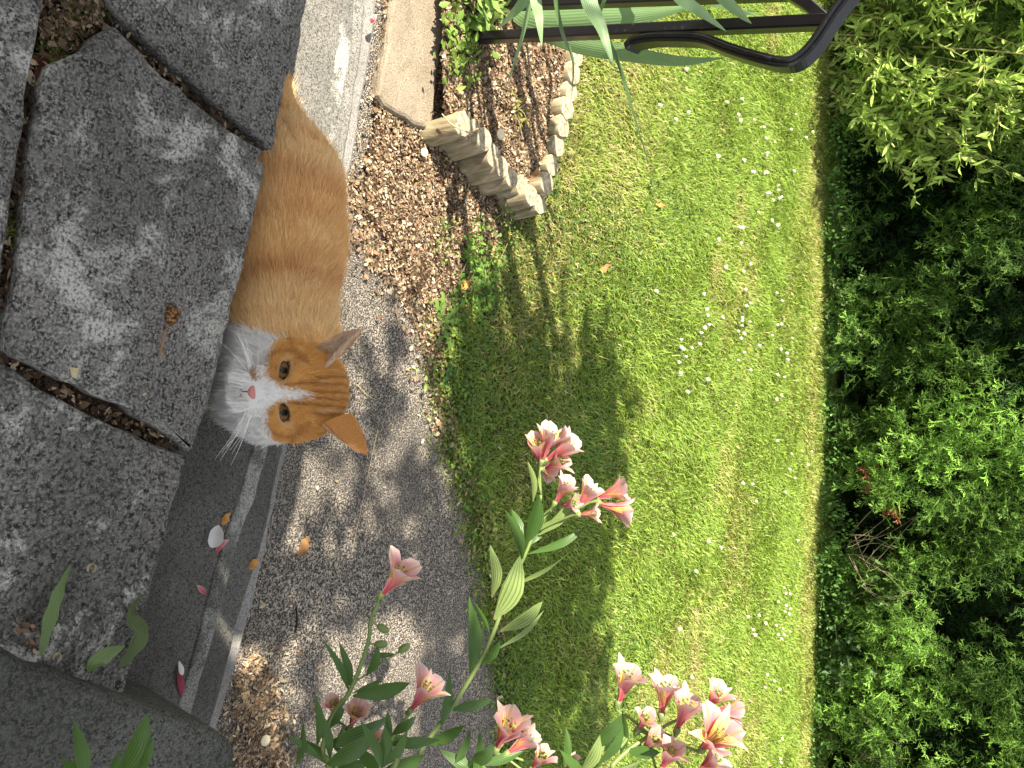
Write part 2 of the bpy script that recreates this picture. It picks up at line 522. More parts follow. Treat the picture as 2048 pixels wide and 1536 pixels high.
lawn_edge = zpts([(1175, -420), (1162, 0), (1148, 150), (1122, 290), (1097, 385), (1010, 440), (935, 540), (897, 640), (890, 760), (905, 880), (930, 980), (958, 1080), (982, 1200), (1003, 1400), (1016, 1536), (1050, 2100)], 0.012)
lawn_edge = lawn_edge[np.argsort(lawn_edge[:, 0])]
def lawn_near(x):
    x = np.asarray(x, float)
    return np.interp(x, lawn_edge[:, 0], lawn_edge[:, 1]) + .050 * (fbm(x * 8, x * 0 + .3, 15) - .5) + .030 * (fbm(x * 31, x * 0 + .7, 16) - .5)
HA = on_z(1652, 320, 0.02)[:2]; HB = on_z(1622, 1536, 0.02)[:2]      # foot of the hedge
HD = nrm(HB - HA); HN = np.array([HD[1], -HD[0]])                      # HN points to the camera
def hedge_y(x): return HA[1] + (x - HA[0]) * HD[1] / HD[0]

xs = np.linspace(-3.2, 3.6, 120)
bumpy_sheet("path", xs, np.full(120, -0.5), lawn_near(xs) + 0.10, 30,
            lambda X, Y: 0.004 * (fbm(X * 3, Y * 3, 5) - 0.5), M_path, kind='structure')
def lawn_z(X, Y):
    rise = np.clip((Y - lawn_near(X)) / 0.05, 0, 1)
    return -0.006 + 0.020 * rise + 0.018 * (fbm(X * 4, Y * 4, 11) - 0.4) * rise
xs = np.linspace(-3.2, 4.2, 260)
bumpy_sheet("lawn", xs, lawn_near(xs) + 0.008 * (rng.random(260) - 0.5), hedge_y(xs) + 1.6, 120, lawn_z, M_turf, kind='structure')

# raised soil bed kept in by the log edging
bed_px = [(890, -260), (893, 0), (884, 200), (890, 240), (925, 262), (985, 325), (1040, 380), (1072, 400), (1092, 366), (1108, 300), (1128, 230), (1145, 120), (1158, 0), (1172, -260)]
bed_poly = zpts(bed_px, Z_BED)
X, Y = np.meshgrid(np.linspace(-1.15, -0.2, 130), np.linspace(0.9, 1.75, 110), indexing='ij')
def bed_z(X, Y): return Z_BED - 0.018 + 0.03 * fbm(X * 14, Y * 14, 3)
ny = X.shape[1]
i = (np.arange(X.shape[0] - 1)[:, None] * ny + np.arange(ny - 1)[None]).ravel()
F = np.stack([i, i + ny, i + ny + 1, i + 1], -1)
cx = X.ravel()[F].mean(1); cy = Y.ravel()[F].mean(1)
F = F[inpoly(cx, cy, bed_poly)]
mesh_np("soil_bed", np.stack([X, Y, bed_z(X, Y)], -1).reshape(-1, 3), F, M_soil, kind='structure')

# litter-covered soil beside the path, at path level
low_px = [(768, -260), (765, 0), (760, 150), (742, 240), (722, 330), (722, 420), (770, 480), (815, 560), (860, 640), (880, 760), (896, 880), (905, 880), (905, 740), (915, 640), (950, 540), (1015, 450), (1050, 400), (960, 300), (900, 240), (895, 0), (895, -260)]
low_poly = zpts(low_px, 0.0)
X, Y = np.meshgrid(np.linspace(-1.1, 0.25, 170), np.linspace(0.7, 1.45, 100), indexing='ij')
ny = X.shape[1]
i = (np.arange(X.shape[0] - 1)[:, None] * ny + np.arange(ny - 1)[None]).ravel()
F = np.stack([i, i + ny, i + ny + 1, i + 1], -1)
cx = X.ravel()[F].mean(1); cy = Y.ravel()[F].mean(1)
F = F[inpoly(cx, cy, low_poly)]
mesh_np("soil_verge", np.stack([X, Y, 0.002 + 0.012 * fbm(X * 16, Y * 16, 8)], -1).reshape(-1, 3), F, M_soil, kind='structure')

# steps
L2 = zpts([(712, -100), (697, 100), (655, 330), (606, 640), (500, 1000), (466, 1100), (427, 1250), (385, 1400), (340, 1560)], Z_A)
polyA = [(-2.2, 0.2), (2.2, 0.2), (2.2, L2[-1][1])] + [tuple(p) for p in L2[::-1]] + [(-2.2, L2[0][1])]
L3 = zpts([(772, 0), (762, 100), (722, 330), (652, 640), (595, 900), (552, 1100), (514, 1250), (494, 1330), (455, 1460)], Z_B)
Lin = zpts([(735, 0), (725, 100), (690, 330), (628, 640), (568, 900), (523, 1100), (478, 1250), (445, 1380), (420, 1460)], Z_B)
polyB = [(-2.2, 0.2), (2.2, 0.2), (2.2, Lin[-1][1] - .02)] + [tuple(p) for p in Lin[::-1]] + [(-2.2, Lin[0][1] + .03)]
polyC = [(-2.2, 0.3), (2.2, 0.3), (2.2, L3[-1][1] - .03)] + [tuple(p) for p in L3[::-1]] + [(-2.2, L3[0][1] + .03)]
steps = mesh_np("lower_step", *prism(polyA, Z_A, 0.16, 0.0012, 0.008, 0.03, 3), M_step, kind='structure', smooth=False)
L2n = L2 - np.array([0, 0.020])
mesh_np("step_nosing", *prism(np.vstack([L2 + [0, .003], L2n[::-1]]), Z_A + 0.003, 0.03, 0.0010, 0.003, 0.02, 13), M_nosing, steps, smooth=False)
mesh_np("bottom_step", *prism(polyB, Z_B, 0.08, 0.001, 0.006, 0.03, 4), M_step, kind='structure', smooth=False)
mesh_np("path_edging", *prism(polyC, Z_B - 0.022, 0.06, 0.0015, 0.006, 0.03, 5), M_strip, kind='structure', smooth=False)

# terrace: bedding below, big paving slabs as parts
edge = zpts([(640, -70), (620, 0), (545, 300), (500, 480), (460, 640), (410, 830), (385, 905), (292, 1250), (250, 1420), (215, 1560), (170, 1750)], Z_SLAB)
base_poly = [(-2.2, -2.0), (2.2, -2.0), (2.2, edge[-1][1] - .08)] + [(p[0], p[1] - 0.012) for p in edge[::-1]] + [(-2.2, edge[0][1] + .2)]
terrace = mesh_np("terrace", *prism(base_poly, Z_SLAB - 0.028, 0.27, 0.003, 0.008, 0.04, 6), M_soil, kind='structure', smooth=False)
slab_px = {
    'a': [(380, 903), (373, 897), (255, 815), (130, 762), (70, 733), (30, 716), (12, 705), (40, 560), (48, 470), (62, 330), (78, 215), (104, 130), (160, 98), (214, 60), (232, 52), (330, 150), (430, 238), (522, 300), (530, 310), (520, 318), (533, 330), (502, 480), (460, 640), (412, 830), (388, 900)],
    'b': [(545, 298), (440, 208), (340, 118), (252, 35), (226, 0), (150, -120), (300, -420), (700, -420), (640, -70), (620, 0), (578, 168), (551, 296)],
    'c': [(88, 40), (70, 150), (55, 235), (36, 340), (22, 470), (-2, 620), (-300, 700), (-560, 200), (-560, -420), (100, -420), (95, -60)],
    'd': [(374, 912), (300, 882), (180, 826), (90, 775), (8, 724), (-14, 716), (-300, 760), (-560, 900), (-700, 1800), (120, 1800), (170, 1750), (215, 1560), (250, 1420), (292, 1250), (340, 1075), (383, 916)],
}
slab_z = {'a': Z_SLAB, 'b': Z_SLAB - 0.003, 'c': Z_SLAB - 0.004, 'd': Z_SLAB - 0.007}
for q, px in slab_px.items():
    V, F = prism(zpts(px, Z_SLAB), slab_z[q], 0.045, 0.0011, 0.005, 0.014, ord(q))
    mesh_np("paving_slab", V, F, M_slab_shade if q == 'd' else M_slab, terrace, smooth=False)

# low block at the right end of the terrace
wt = [(-120, 1262), (0, 1301), (75, 1330), (200, 1383), (375, 1440), (440, 1462), (470, 1490), (480, 1536), (470, 1640), (200, 1800), (-500, 1800), (-600, 1100)]
V, F = prism(zpts(wt, 0.318), 0.318, 0.29, 0.0018, 0.010, 0.02, 9)
o = mesh_np("concrete_block", V, F, M_slab_dark, smooth=False)
tag(o, "low dark mossy concrete block beside the paving slabs under the lily leaves", "block")

# flat sandstone kerb stone at the left of the path
ks = [(787, -300), (782, 0), (774, 90), (757, 190), (770, 212), (812, 238), (846, 257), (856, 258), (865, 242), (876, 160), (886, 90), (905, -20), (925, -300)]
V, F = prism(zpts(ks, 0.020), 0.020, 0.04, 0.0018, 0.007, 0.016, 12)
o = mesh_np("kerb_stone", V, F, M_sand, smooth=False)
tag(o, "long flat sandy kerb stone lying between the step and the soil bed", "stone")

# ------------------------------------------------------------------ log roll edging
rowA = [(923, 248), (945, 263), (966, 279), (985, 313), (1001, 335), (1022, 356), (1043, 373), (1061, 391), (1079, 409)]
rowB = [(1092, 367), (1103, 331), (1114, 292), (1124, 254), (1133, 217), (1140, 182), (1146, 146), (1151, 110), (1156, 72), (1160, 34), (1164, -6), (1168, -48)]
def log_row(pxs, label, lean, rads):
    p0 = on_z(*pxs[0], 0.0)
    t = thing("log_edging", label, "log edging", p0, "log roll edgings round the soil bed")
    for j, (x, y) in enumerate(pxs):
        top = on_z(x, y, Z_LOG + 0.008 * rng.normal())
        r = rads * (0.93 + 0.14 * rng.random())
        bot = top + np.array([lean[0], lean[1], 0]) + np.array([rng.normal() * .003, rng.normal() * .003, -top[2] - 0.02])
        C = np.linspace(bot, top, 5)
        th = np.linspace(0, 2 * math.pi, 14, endpoint=False)
        rr = r * (1 + 0.05 * rng.normal(size=14))
        V = np.concatenate([np.column_stack([c[0] + rr * np.cos(th), c[1] + rr * np.sin(th), np.full(14, c[2])]) for c in C] +
                           [np.column_stack([top[0] + rr * .93 * np.cos(th), top[1] + rr * .93 * np.sin(th), np.full(14, top[2] + .0025)])])
        F = [[a * 14 + b, a * 14 + (b + 1) % 14, (a + 1) * 14 + (b + 1) % 14, (a + 1) * 14 + b] for a in range(5) for b in range(14)]
        lg = mesh_np("log", V, F, M_log, t)
        E = np.vstack([V[70:84] + [0, 0, 0.0004], [[top[0], top[1], top[2] + 0.004]]])
        mesh_np("cut_end", E, [[b, (b + 1) % 14, 14] for b in range(14)], M_logend, lg)
    return t
log_row(rowA, "weathered log edging with pale cut ends facing the path", (0.018, -0.01), 0.0222)
log_row(rowB, "far row of grey log edging between the soil bed and the lawn", (0.012, 0.008), 0.0250)

# ------------------------------------------------------------------ unseen wall and tree added left of the frame to shade the terrace
prof = [(-2.4, -.02), (.395, -.02), (.395, .72), (.36, .84), (.28, .97), (.16, 1.12), (.13, 1.24), (.012, 1.24), (.006, 1.14), (-.025, 1.14), (-.04, 1.62), (-2.4, 1.62)]  # top edge stepped and notched to fit the shade on cat and slabs
NP_ = len(prof)
V = np.array([(-.67, y, z) for y, z in prof] + [(-.62, y, z) for y, z in prof])
F = [[i, (i + 1) % NP_, NP_ + (i + 1) % NP_, NP_ + i] for i in range(NP_)] + [[NP_ - 1 - i for i in range(NP_)], [NP_ + i for i in range(NP_)]]
o = mesh_np("shade_wall", V, F, M_render, smooth=False)
tag(o, "added unseen wall with its top shaped to shade the terrace and cat", "wall")

def leaf_cloud(P, size, r, aspect=0.45, droop=0.0):
    """many small folded leaves at points P -> vertices, triangles"""
    n = len(P)
    a = nrm(r.normal(size=(n, 3)) + np.array([0, 0, -droop]))
    b = nrm(np.cross(a, r.normal(size=(n, 3))))
    nn = np.cross(a, b)
    s = (size * (0.65 + 0.7 * r.random(n)))[:, None]
    v0 = P - a * s * .5; v3 = P + a * s * .5
    v1 = P + b * s * aspect * .5 + nn * s * .06; v2 = P - b * s * aspect * .5 + nn * s * .06
    V = np.stack([v0, v1, v3, v2], 1).reshape(-1, 3)
    k = np.arange(n)[:, None] * 4
    return V, np.concatenate([k + [0, 1, 2], k + [0, 2, 3]], 0)

tree = thing("shade_tree", "unseen leafy tree with its crown shaped to dapple the path and near lawn", "tree", (-1.5, -1.3, 0))
acc = Acc()
tk = spline([(-1.5, -1.3, -.03), (-1.52, -1.28, .8), (-1.55, -1.2, 1.6), (-1.6, -.95, 2.1), (-1.6, -.4, 2.25), (-1.4, .25, 2.3)], 16)
acc.add(*tube(tk, np.linspace(.09, .012, 16), 8))
r = np.random.default_rng(5)
limb_pts = []
for q in range(9):
    a0 = tk[6 + q]
    e = a0 + np.array([r.uniform(-.1, .7), r.uniform(-.65, .55), r.uniform(.0, .25)])
    C = spline([a0, (a0 + e) / 2 + [0, 0, .06], e], 8)
    acc.add(*tube(C, np.linspace(.016, .004, 8), 5)); limb_pts.append(C)
acc.build("trunk", M_twig, tree)
Pc = []
def patch(n, lo, hi, clump):
    c = lo + (np.array(hi) - lo) * r.random((max(1, n // clump), 3))
    return (c[:, None] + r.normal(size=(len(c), clump, 3)) * [.055, .055, .03]).reshape(-1, 3)
Pc.append(patch(640, np.array([-1.98, -.60, 2.12]), [-1.06, .0, 2.35], 7))        # placed to shade the path
Pc.append(patch(3900, np.array([-2.00, -.06, 2.12]), [-.55, .56, 2.35], 7))       # placed to shade the near lawn
Pc = np.vstack(Pc)
k_ = Pc[:, 2:3] / SUN[2]
for q, rad_ in (((.065, .72, .585), .13), ((.12, .74, .60), .12), ((.25, .63, .79), .10), ((.36, .71, .07), .07), ((.46, .72, .06), .06), ((.22, .86, .0), .05)):      # gaps cut so the sun reaches blossoms, step edge and path
    tt = (Pc[:, 2] - q[2]) / SUN[2]
    Pc = Pc[np.hypot(Pc[:, 0] - q[0] - tt * SUN[0], Pc[:, 1] - q[1] - tt * SUN[1]) > rad_]
Pc = Pc[~inview(Pc, 80)]
V, F = leaf_cloud(Pc, 0.075, r, 0.5)
cc = np.repeat(np.array([[.05, .10, .02]]) * (0.7 + .7 * r.random((len(Pc), 1))), 4, 0)
mesh_np("crown", V, F, M_hedge, tree, col=cc, kind='stuff')

# ------------------------------------------------------------------ lawn grass
def grass(n, ):
    X = rng.uniform(-2.2, 3.0, n); t = rng.random(n)
    ny_ = lawn_near(X) - 0.012 - .06 * rng.random(n) ** 5; fy = hedge_y(X) + 0.25
    d = t ** 1.25
    Y = ny_ + (fy - ny_) * d
    P = np.stack([X, Y, lawn_z(X, Y)], 1)
    return P[inview(P, 40)]
P = grass(640000)
n = len(P)
near = np.clip((P[:, 1] - lawn_near(P[:, 0])), 0, 9)
pat = fbm(P[:, 0] * 2.3, P[:, 1] * 4.2, 21)
fine = fbm(P[:, 0] * 11, P[:, 1] * 11, 31)
dry = np.clip((pat - 0.50) * 4, 0, 1) * np.clip(1.6 - near * 0.7, 0.25, 1)
dry = np.clip(dry + .55 * np.exp(-((near - .22) / .22) ** 2) * np.clip((.25 - P[:, 0]) * 2, 0, 1) * (.4 + .9 * fine) + 0.45 * np.exp(-((P[:, 1] - hedge_y(P[:, 0]) + .12) / 0.12) ** 2), 0, 1)
h = 0.012 + 0.012 * fine + 0.008 * np.clip(near, 0, 1)
h *= 0.6 + 0.8 * rng.random(n)
h *= np.where(fbm(P[:, 0] * 5, P[:, 1] * 5, 77) > .44, 1.0, 0.7)
az = rng.random(n) * 2 * math.pi
lean = 0.35 + 0.9 * rng.random(n)
# whorls: neighbouring blades comb the same way
comb = fbm(P[:, 0] * 3.5, P[:, 1] * 3.5, 41) * 4 * math.pi
az = np.where(rng.random(n) < .38, comb + rng.normal(size=n) * .5, az)
D = np.stack([np.cos(az) * lean, np.sin(az) * lean, np.ones(n)], 1); D = nrm(D)
S = np.stack([-np.sin(az + rng.normal(size=n) * .8), np.cos(az + rng.normal(size=n) * .8), np.zeros(n)], 1)
w = (0.0009 + 0.0007 * rng.random(n)) * np.clip(0.8 + 0.22 * P[:, 1], 1, 1.7)
w = w[:, None]
mid = P + D * (h * .55)[:, None]
tip = P + nrm(D * [1.5, 1.5, .75]) * h[:, None] * 1.02
V = np.stack([P - S * w, P + S * w, mid - S * w * .85, mid + S * w * .85, tip], 1).reshape(-1, 3)
kk = np.arange(n)[:, None] * 5
F = np.concatenate([kk + [0, 1, 3], kk + [0, 3, 2], kk + [2, 3, 4]], 0)
green = np.array([.255, .35, .050]); lush = np.array([.16, .275, .040]); straw = np.array([.50, .42, .20]); yel = np.array([.36, .33, .085])
u = rng.random((n, 1))
c = green * (1 - u) + lush * u
c = c * (1 - .55 * dry[:, None]) + yel * .55 * dry[:, None]
isdry = rng.random(n) < 0.03 + 0.42 * dry
c[isdry] = straw * (0.6 + .5 * rng.random((isdry.sum(), 1)))
c *= (0.7 + 0.6 * rng.random((n, 1)))
mesh_np("grass", V, F, M_grass, col=np.repeat(c, 5, 0), kind='stuff', smooth=False)

# clover and small broad leaves in the near turf
def clover(n, y0, y1, size, name):
    X = rng.uniform(-.6, 1.6, n * 2); Y = lawn_near(X) + (rng.random(n * 2) ** 1.5) * (y1 - y0) + y0
    keep = fbm(X * 3, Y * 3, 55) > .47
    X, Y = X[keep][:n], Y[keep][:n]
    P = np.stack([X, Y, lawn_z(X, Y) + .008 + .012 * rng.random(len(X))], 1)
    P = P[inview(P, 40)]
    m = len(P)
    th = np.linspace(0, 2 * math.pi, 6, endpoint=False)
    ti = rng.normal(size=(m, 3)) * .35 + [0, 0, 1]; ti = nrm(ti)
    A = nrm(np.cross(ti, rng.normal(size=(m, 3)))); B = np.cross(ti, A)
    s = size * (.5 + .8 * rng.random(m))
    V = P[:, None] + s[:, None, None] * (np.cos(th)[None, :, None] * A[:, None] + .72 * np.sin(th)[None, :, None] * B[:, None])
    F = np.arange(m * 6).reshape(m, 6)
    c = np.array([.085, .15, .035]) * (.7 + .8 * rng.random((m, 1)))
    mesh_np(name, V.reshape(-1, 3), F, M_weed, col=np.repeat(c, 6, 0), kind='stuff', smooth=False)
clover(9000, 0.0, 0.75, 0.0042, "clover")

# ------------------------------------------------------------------ dead leaves and bark chips
LIT = np.array([[.29, .20, .12], [.39, .29, .18], [.48, .385, .26], [.17, .112, .068], [.10, .068, .045], [.26, .148, .088], [.54, .46, .33], [.27, .20, .135]])
def litter(name, poly, n, zf, smin=.004, smax=.014, parent=None, seed=3, pal=LIT, lift=.004, feather=0.0):
    r = np.random.default_rng(seed)
    xy = scatter(poly, n)
    if feather: xy = xy + r.normal(size=xy.shape) * feather * (r.random((n, 1)) ** 2)
    P = np.column_stack([xy, zf(xy[:, 0], xy[:, 1]) + lift * r.random(n)])
    t = nrm(r.normal(size=(n, 3)) * .42 + [0, 0, 1])
    A = nrm(np.cross(t, r.normal(size=(n, 3)))); B = np.cross(t, A)
    L = (smin + (smax - smin) * r.random(n) ** 2)[:, None]
    asp = (0.18 + .5 * r.random(n))[:, None]
    cu = (r.random(n) * .5 - .1)[:, None] * L
    v = [P - A * L, P - A * L * .2 + B * L * asp - t * cu, P + A * L * .4 + B * L * asp * .8 - t * cu * .6, P + A * L + t * cu * .5, P + A * L * .1 - B * L * asp, P - A * L * .5 - B * L * asp * .8]
    V = np.stack(v, 1).reshape(-1, 3)
    k_ = np.arange(n)[:, None] * 6
    F = np.concatenate([k_ + [0, 1, 5], k_ + [1, 4, 5], k_ + [1, 2, 4], k_ + [2, 3, 4]], 0)
    c = pal[r.integers(0, len(pal), n)] * (.6 + .7 * r.random((n, 1)))
    return mesh_np(name, V, F, M_litter, parent, col=np.repeat(c, 6, 0), kind='stuff', smooth=False)
inner = zpts([(888, -40), (884, 200), (915, 250), (985, 318), (1040, 375), (1075, 398), (1090, 366), (1106, 300), (1128, 230), (1145, 120), (1158, 0), (1165, -60)], Z_BED)
litter("bark_chips", inner, 24000, lambda x, y: bed_z(x, y), .002, .0068, seed=4)
litter("dead_leaves", low_poly, 26000, lambda x, y: np.full(len(x), .009), .0016, .0060, seed=5, feather=.035)
spill = zpts([(690, 380), (700, 330), (760, 470), (830, 560), (880, 660), (905, 880), (880, 880), (850, 700), (800, 600), (730, 520)], 0.0)
litter("leaf_scraps", spill, 3200, lambda x, y: np.full(len(x), .003), .002, .008, seed=6, feather=.05)
corner = zpts([(470, 1350), (500, 1300), (540, 1330), (560, 1420), (575, 1536), (560, 1640), (470, 1640), (465, 1450)], 0.0)
litter("swept_leaves", corner, 3200, lambda x, y: np.full(len(x), .004), .0016, .007, seed=7, feather=.045)
edgep = zpts([(880, 620), (905, 880), (930, 980), (958, 1080), (982, 1200), (1003, 1400), (1016, 1536), (1040, 1536), (1020, 1200), (985, 1000), (940, 880), (915, 740)], 0.0)
litter("verge_leaves", edgep, 3400, lambda x, y: np.full(len(x), .010), .002, .008, seed=8, feather=.045)
# debris in the slab joints
def joint(pxs, wpx, n, seed):
    p = np.array(pxs, float); d = nrm(p[-1] - p[0]); q = np.array([-d[1], d[0]]) * wpx
    litter("joint_debris", zpts(np.vstack([p + q, (p - q)[::-1]]), Z_SLAB), n, lambda x, y: np.full(len(x), Z_SLAB - .024), .0015, .0075, seed=seed, lift=.010, pal=LIT[[4, 4, 3, 3, 7, 0, 2, 4]] * np.array([[.55]] * 5 + [[.9]] * 3))
joint([(240, 45), (340, 135), (440, 223), (530, 303)], 11, 260, 31)
joint([(10, 712), (100, 762), (200, 818), (300, 862), (372, 903)], 11, 280, 32)
joint([(92, 100), (66, 215), (42, 400), (12, 620)], 10, 260, 33)
jp = zpts([(100, 125), (90, 30), (100, -60), (150, -80), (215, 0), (222, 40), (160, 92)], Z_SLAB)
litter("joint_debris", jp, 700, lambda x, y: np.full(len(x), Z_SLAB - .022), .0015, .0052, seed=34, lift=.012, pal=LIT[[3, 4, 4, 7, 0]])
def tufts(name, pts, per, hgt, colr, spread, seed, wid=.0007):
    r = np.random.default_rng(seed)
    P = np.repeat(np.asarray(pts), per, 0); m = len(P)
    P = P + r.normal(size=(m, 3)) * [spread, spread, 0]
    D = nrm(r.normal(size=(m, 3)) * [.7, .7, .2] + [0, 0, .8])
    S = nrm(np.cross(D, r.normal(size=(m, 3))))
    H = hgt * (.5 + r.random(m))[:, None]
    V = np.stack([P - S * wid, P + S * wid, P + D * H * .6 + S * wid, P + D * H * .6 - S * wid, P + nrm(D + [0, 0, -.3]) * H], 1).reshape(-1, 3)
    k_ = np.arange(m)[:, None] * 5
    F = np.concatenate([k_ + [0, 1, 2], k_ + [0, 2, 3], k_ + [3, 2, 4]], 0)
    c = np.array(colr) * (.6 + .8 * r.random((m, 1)))
    return mesh_np(name, V, F, M_grass, col=np.repeat(c, 5, 0), kind='stuff', smooth=False)
tufts("moss", [on_z(x, y, Z_SLAB - .022) for x, y in [(125, 70), (112, 95), (100, 120), (150, 20), (165, 5), (140, 45), (185, 10), (8, 470), (5, 440)]], 60, .012, (.16, .17, .04), .006, 61)
# ------------------------------------------------------------------ cat
def surface_nets(Fd, origin, h):
    nx, ny, nz = Fd.shape
    s = Fd < 0
    c = [s[i:nx - 1 + i, j:ny - 1 + j, k:nz - 1 + k] for i in (0, 1) for j in (0, 1) for k in (0, 1)]
    cnt = np.sum(c, 0)
    act = (cnt > 0) & (cnt < 8)
    I = np.argwhere(act)
    idx = -np.ones(act.shape, np.int64); idx[act] = np.arange(len(I))
    acc = np.zeros((len(I), 3)); num = np.zeros(len(I))
    corners = np.array([(i, j, k) for i in (0, 1) for j in (0, 1) for k in (0, 1)])
    val = np.stack([Fd[I[:, 0] + a, I[:, 1] + b, I[:, 2] + d] for a, b, d in corners], 1)
    for p in range(8):
        for q in range(p + 1, 8):
            if np.abs(corners[p] - corners[q]).sum() != 1: continue
            va, vb = val[:, p], val[:, q]
            m = (va < 0) != (vb < 0)
            t = np.where(m, va / np.where(m, va - vb, 1), 0)
            acc += m[:, None] * (corners[p] + t[:, None] * (corners[q] - corners[p])); num += m
    V = (I + acc / num[:, None]) * h + origin
    Fs = []
    for ax in range(3):
        sl0 = [slice(1, -1)] * 3; sl1 = [slice(1, -1)] * 3
        sl0[ax] = slice(0, -1); sl1[ax] = slice(1, None)
        a, b = s[tuple(sl0)], s[tuple(sl1)]
        E = np.argwhere(a != b)
        o = np.ones(3, int); o[ax] = 0
        E = E + o
        inside = s[E[:, 0], E[:, 1], E[:, 2]]
        u, w = [(1, 2), (2, 0), (0, 1)][ax]
        def cell(du, dw):
            C = E.copy(); C[:, u] += du; C[:, w] += dw
            ok = (C >= 0).all(1) & (C < np.array(act.shape)).all(1)
            r = -np.ones(len(C), np.int64); r[ok] = idx[C[ok, 0], C[ok, 1], C[ok, 2]]; return r
        q = np.stack([cell(-1, -1), cell(0, -1), cell(0, 0), cell(-1, 0)], 1)
        q[~inside] = q[~inside][:, ::-1]
        Fs.append(q[(q >= 0).all(1)])
    return V, np.vstack(Fs)

HEAD = at_d(600, 783, 0.828)
CAMD = nrm(CAM - HEAD)
HR = nrm(EU - (EU @ CAMD) * CAMD)              # cat's left in the picture plane
HU0 = nrm(np.cross(CAMD, HR)); HU0 = HU0 if HU0 @ EV > 0 else -HU0
TAU = math.radians(30)
HF = math.cos(TAU) * CAMD - math.sin(TAU) * HU0   # nose direction
HU = math.sin(TAU) * CAMD + math.cos(TAU) * HU0   # crown direction
HB3 = np.stack([HR, HF, HU])                      # rows: x right, y forward, z up of the head
def h2w(p): return HEAD + (np.asarray(p, float) * 0.001) @ HB3
def w2h(P): return ((np.asarray(P) - HEAD) @ HB3.T) * 1000.0

GH = 0.0026
lo = np.array([-0.47, 0.455, 0.150]); hi = np.array([0.125, 0.735, 0.455])
dims = np.ceil((hi - lo) / GH).astype(int)
gx, gy, gz = [lo[i] + GH * np.arange(dims[i]) for i in range(3)]
GX, GY, GZ = np.meshgrid(gx.astype(np.float32), gy.astype(np.float32), gz.astype(np.float32), indexing='ij')
def sd_ell(c, r, R=None):
    dx, dy, dz = GX - np.float32(c[0]), GY - np.float32(c[1]), GZ - np.float32(c[2])
    if R is None: a, b, d = dx / r[0], dy / r[1], dz / r[2]
    else:
        a = (dx * R[0][0] + dy * R[0][1] + dz * R[0][2]) / r[0]
        b = (dx * R[1][0] + dy * R[1][1] + dz * R[1][2]) / r[1]
        d = (dx * R[2][0] + dy * R[2][1] + dz * R[2][2]) / r[2]
    k0 = np.sqrt(a * a + b * b + d * d)
    return (k0 - 1) * min(r)
def sd_cap(p, q, r1, r2):
    p, q = np.asarray(p, float), np.asarray(q, float); e = q - p; L2_ = float(e @ e)
    t = np.clip(((GX - p[0]) * e[0] + (GY - p[1]) * e[1] + (GZ - p[2]) * e[2]) / L2_, 0, 1).astype(np.float32)
    return np.sqrt((GX - p[0] - t * e[0]) ** 2 + (GY - p[1] - t * e[1]) ** 2 + (GZ - p[2] - t * e[2]) ** 2) - (r1 + (r2 - r1) * t)
def smin(a, b, k):
    hh = np.clip(0.5 + 0.5 * (b - a) / k, 0, 1)
    return b + (a - b) * hh - k * hh * (1 - hh)
def he(c, r): return sd_ell(h2w(c), np.array(r) * .001, HB3)
def hc(p, q, a, b): return sd_cap(h2w(p), h2w(q), a * .001, b * .001)

# head
D = he((0, -6, 4), (46, 47, 41))
for sx in (-1, 1):
    D = smin(D, he((sx * 27, 6, -16), (24, 26, 21)), .012)
    D = smin(D, he((sx * 17, 33, 17), (12, 9, 10)), .010)
    D = smin(D, he((sx * 10, 49, -22), (12, 12, 10)), .006)
D = smin(D, he((0, 40, -20), (21, 22, 16)), .010)
D = smin(D, he((0, 46, -34), (10, 10, 8)), .006)
D = smin(D, hc((0, 58, -14), (0, 30, 14), 6.5, 10), .009)
for sx in (-1, 1):
    D = -smin(-D, he((sx * 21.5, 43, 5.5), (10, 9, 7)), .004)
# neck, chest, trunk (lying along the step against the slab edge)
NK = h2w((0, -20, -20))
CH = np.array([0.022, 0.576, 0.272])
SH = np.array([-0.045, 0.585, 0.245])
B = sd_cap(NK, CH, .050, .060)
B = smin(B, sd_ell(CH + [0.0, -.014, -.012], (.066, .048, .070)), .03)
B = smin(B, sd_cap(SH, (-.15, .586, .232), .070, .071), .04)
B = smin(B, sd_cap((-.15, .586, .232), (-.215, .586, .224), .071, .067), .03)
B = smin(B, sd_cap((-.215, .586, .222), (-.335, .585, .165), .066, .030), .03)
B = smin(B, sd_ell((-.225, .615, .195), (.055, .030, .036)), .02)
B = smin(B, sd_cap((-.32, .590, .175), (-.350, .610, .168), .022, .012), .02)      # tail root
B = smin(B, sd_cap((-.350, .610, .168), (-.28, .640, .168), .012, .011), .01)      # tail round the haunch
B = smin(B, sd_cap((-.28, .640, .168), (-.19, .650, .168), .011, .008), .008)
for yy in (.545, .625):                                                            # front legs and paws
    B = smin(B, sd_cap((-.015, yy, .215), (.020, yy, .176), .026, .018), .012)
    B = smin(B, sd_ell((.040, yy, .174), (.026, .017, .013)), .008)
for yy in (.540, .648):                                                            # hind feet
    B = smin(B, sd_cap((-.25, yy - .01 if yy > .6 else yy + .01, .19), (-.18, yy, .175), .024, .014), .015)
B = smin(B, D, .014)
V0, F0 = surface_nets(B, lo, GH)
# even out the grid
nb = np.zeros_like(V0); ct = np.zeros(len(V0))
for it in range(3):
    nb[:] = 0; ct[:] = 0
    for k_ in range(4):
        a, b = F0[:, k_], F0[:, (k_ + 1) % 4]
        np.add.at(nb, a, V0[b]); np.add.at(ct, a, 1)
    V0 = V0 + 0.5 * (nb / np.maximum(ct, 1)[:, None] - V0)

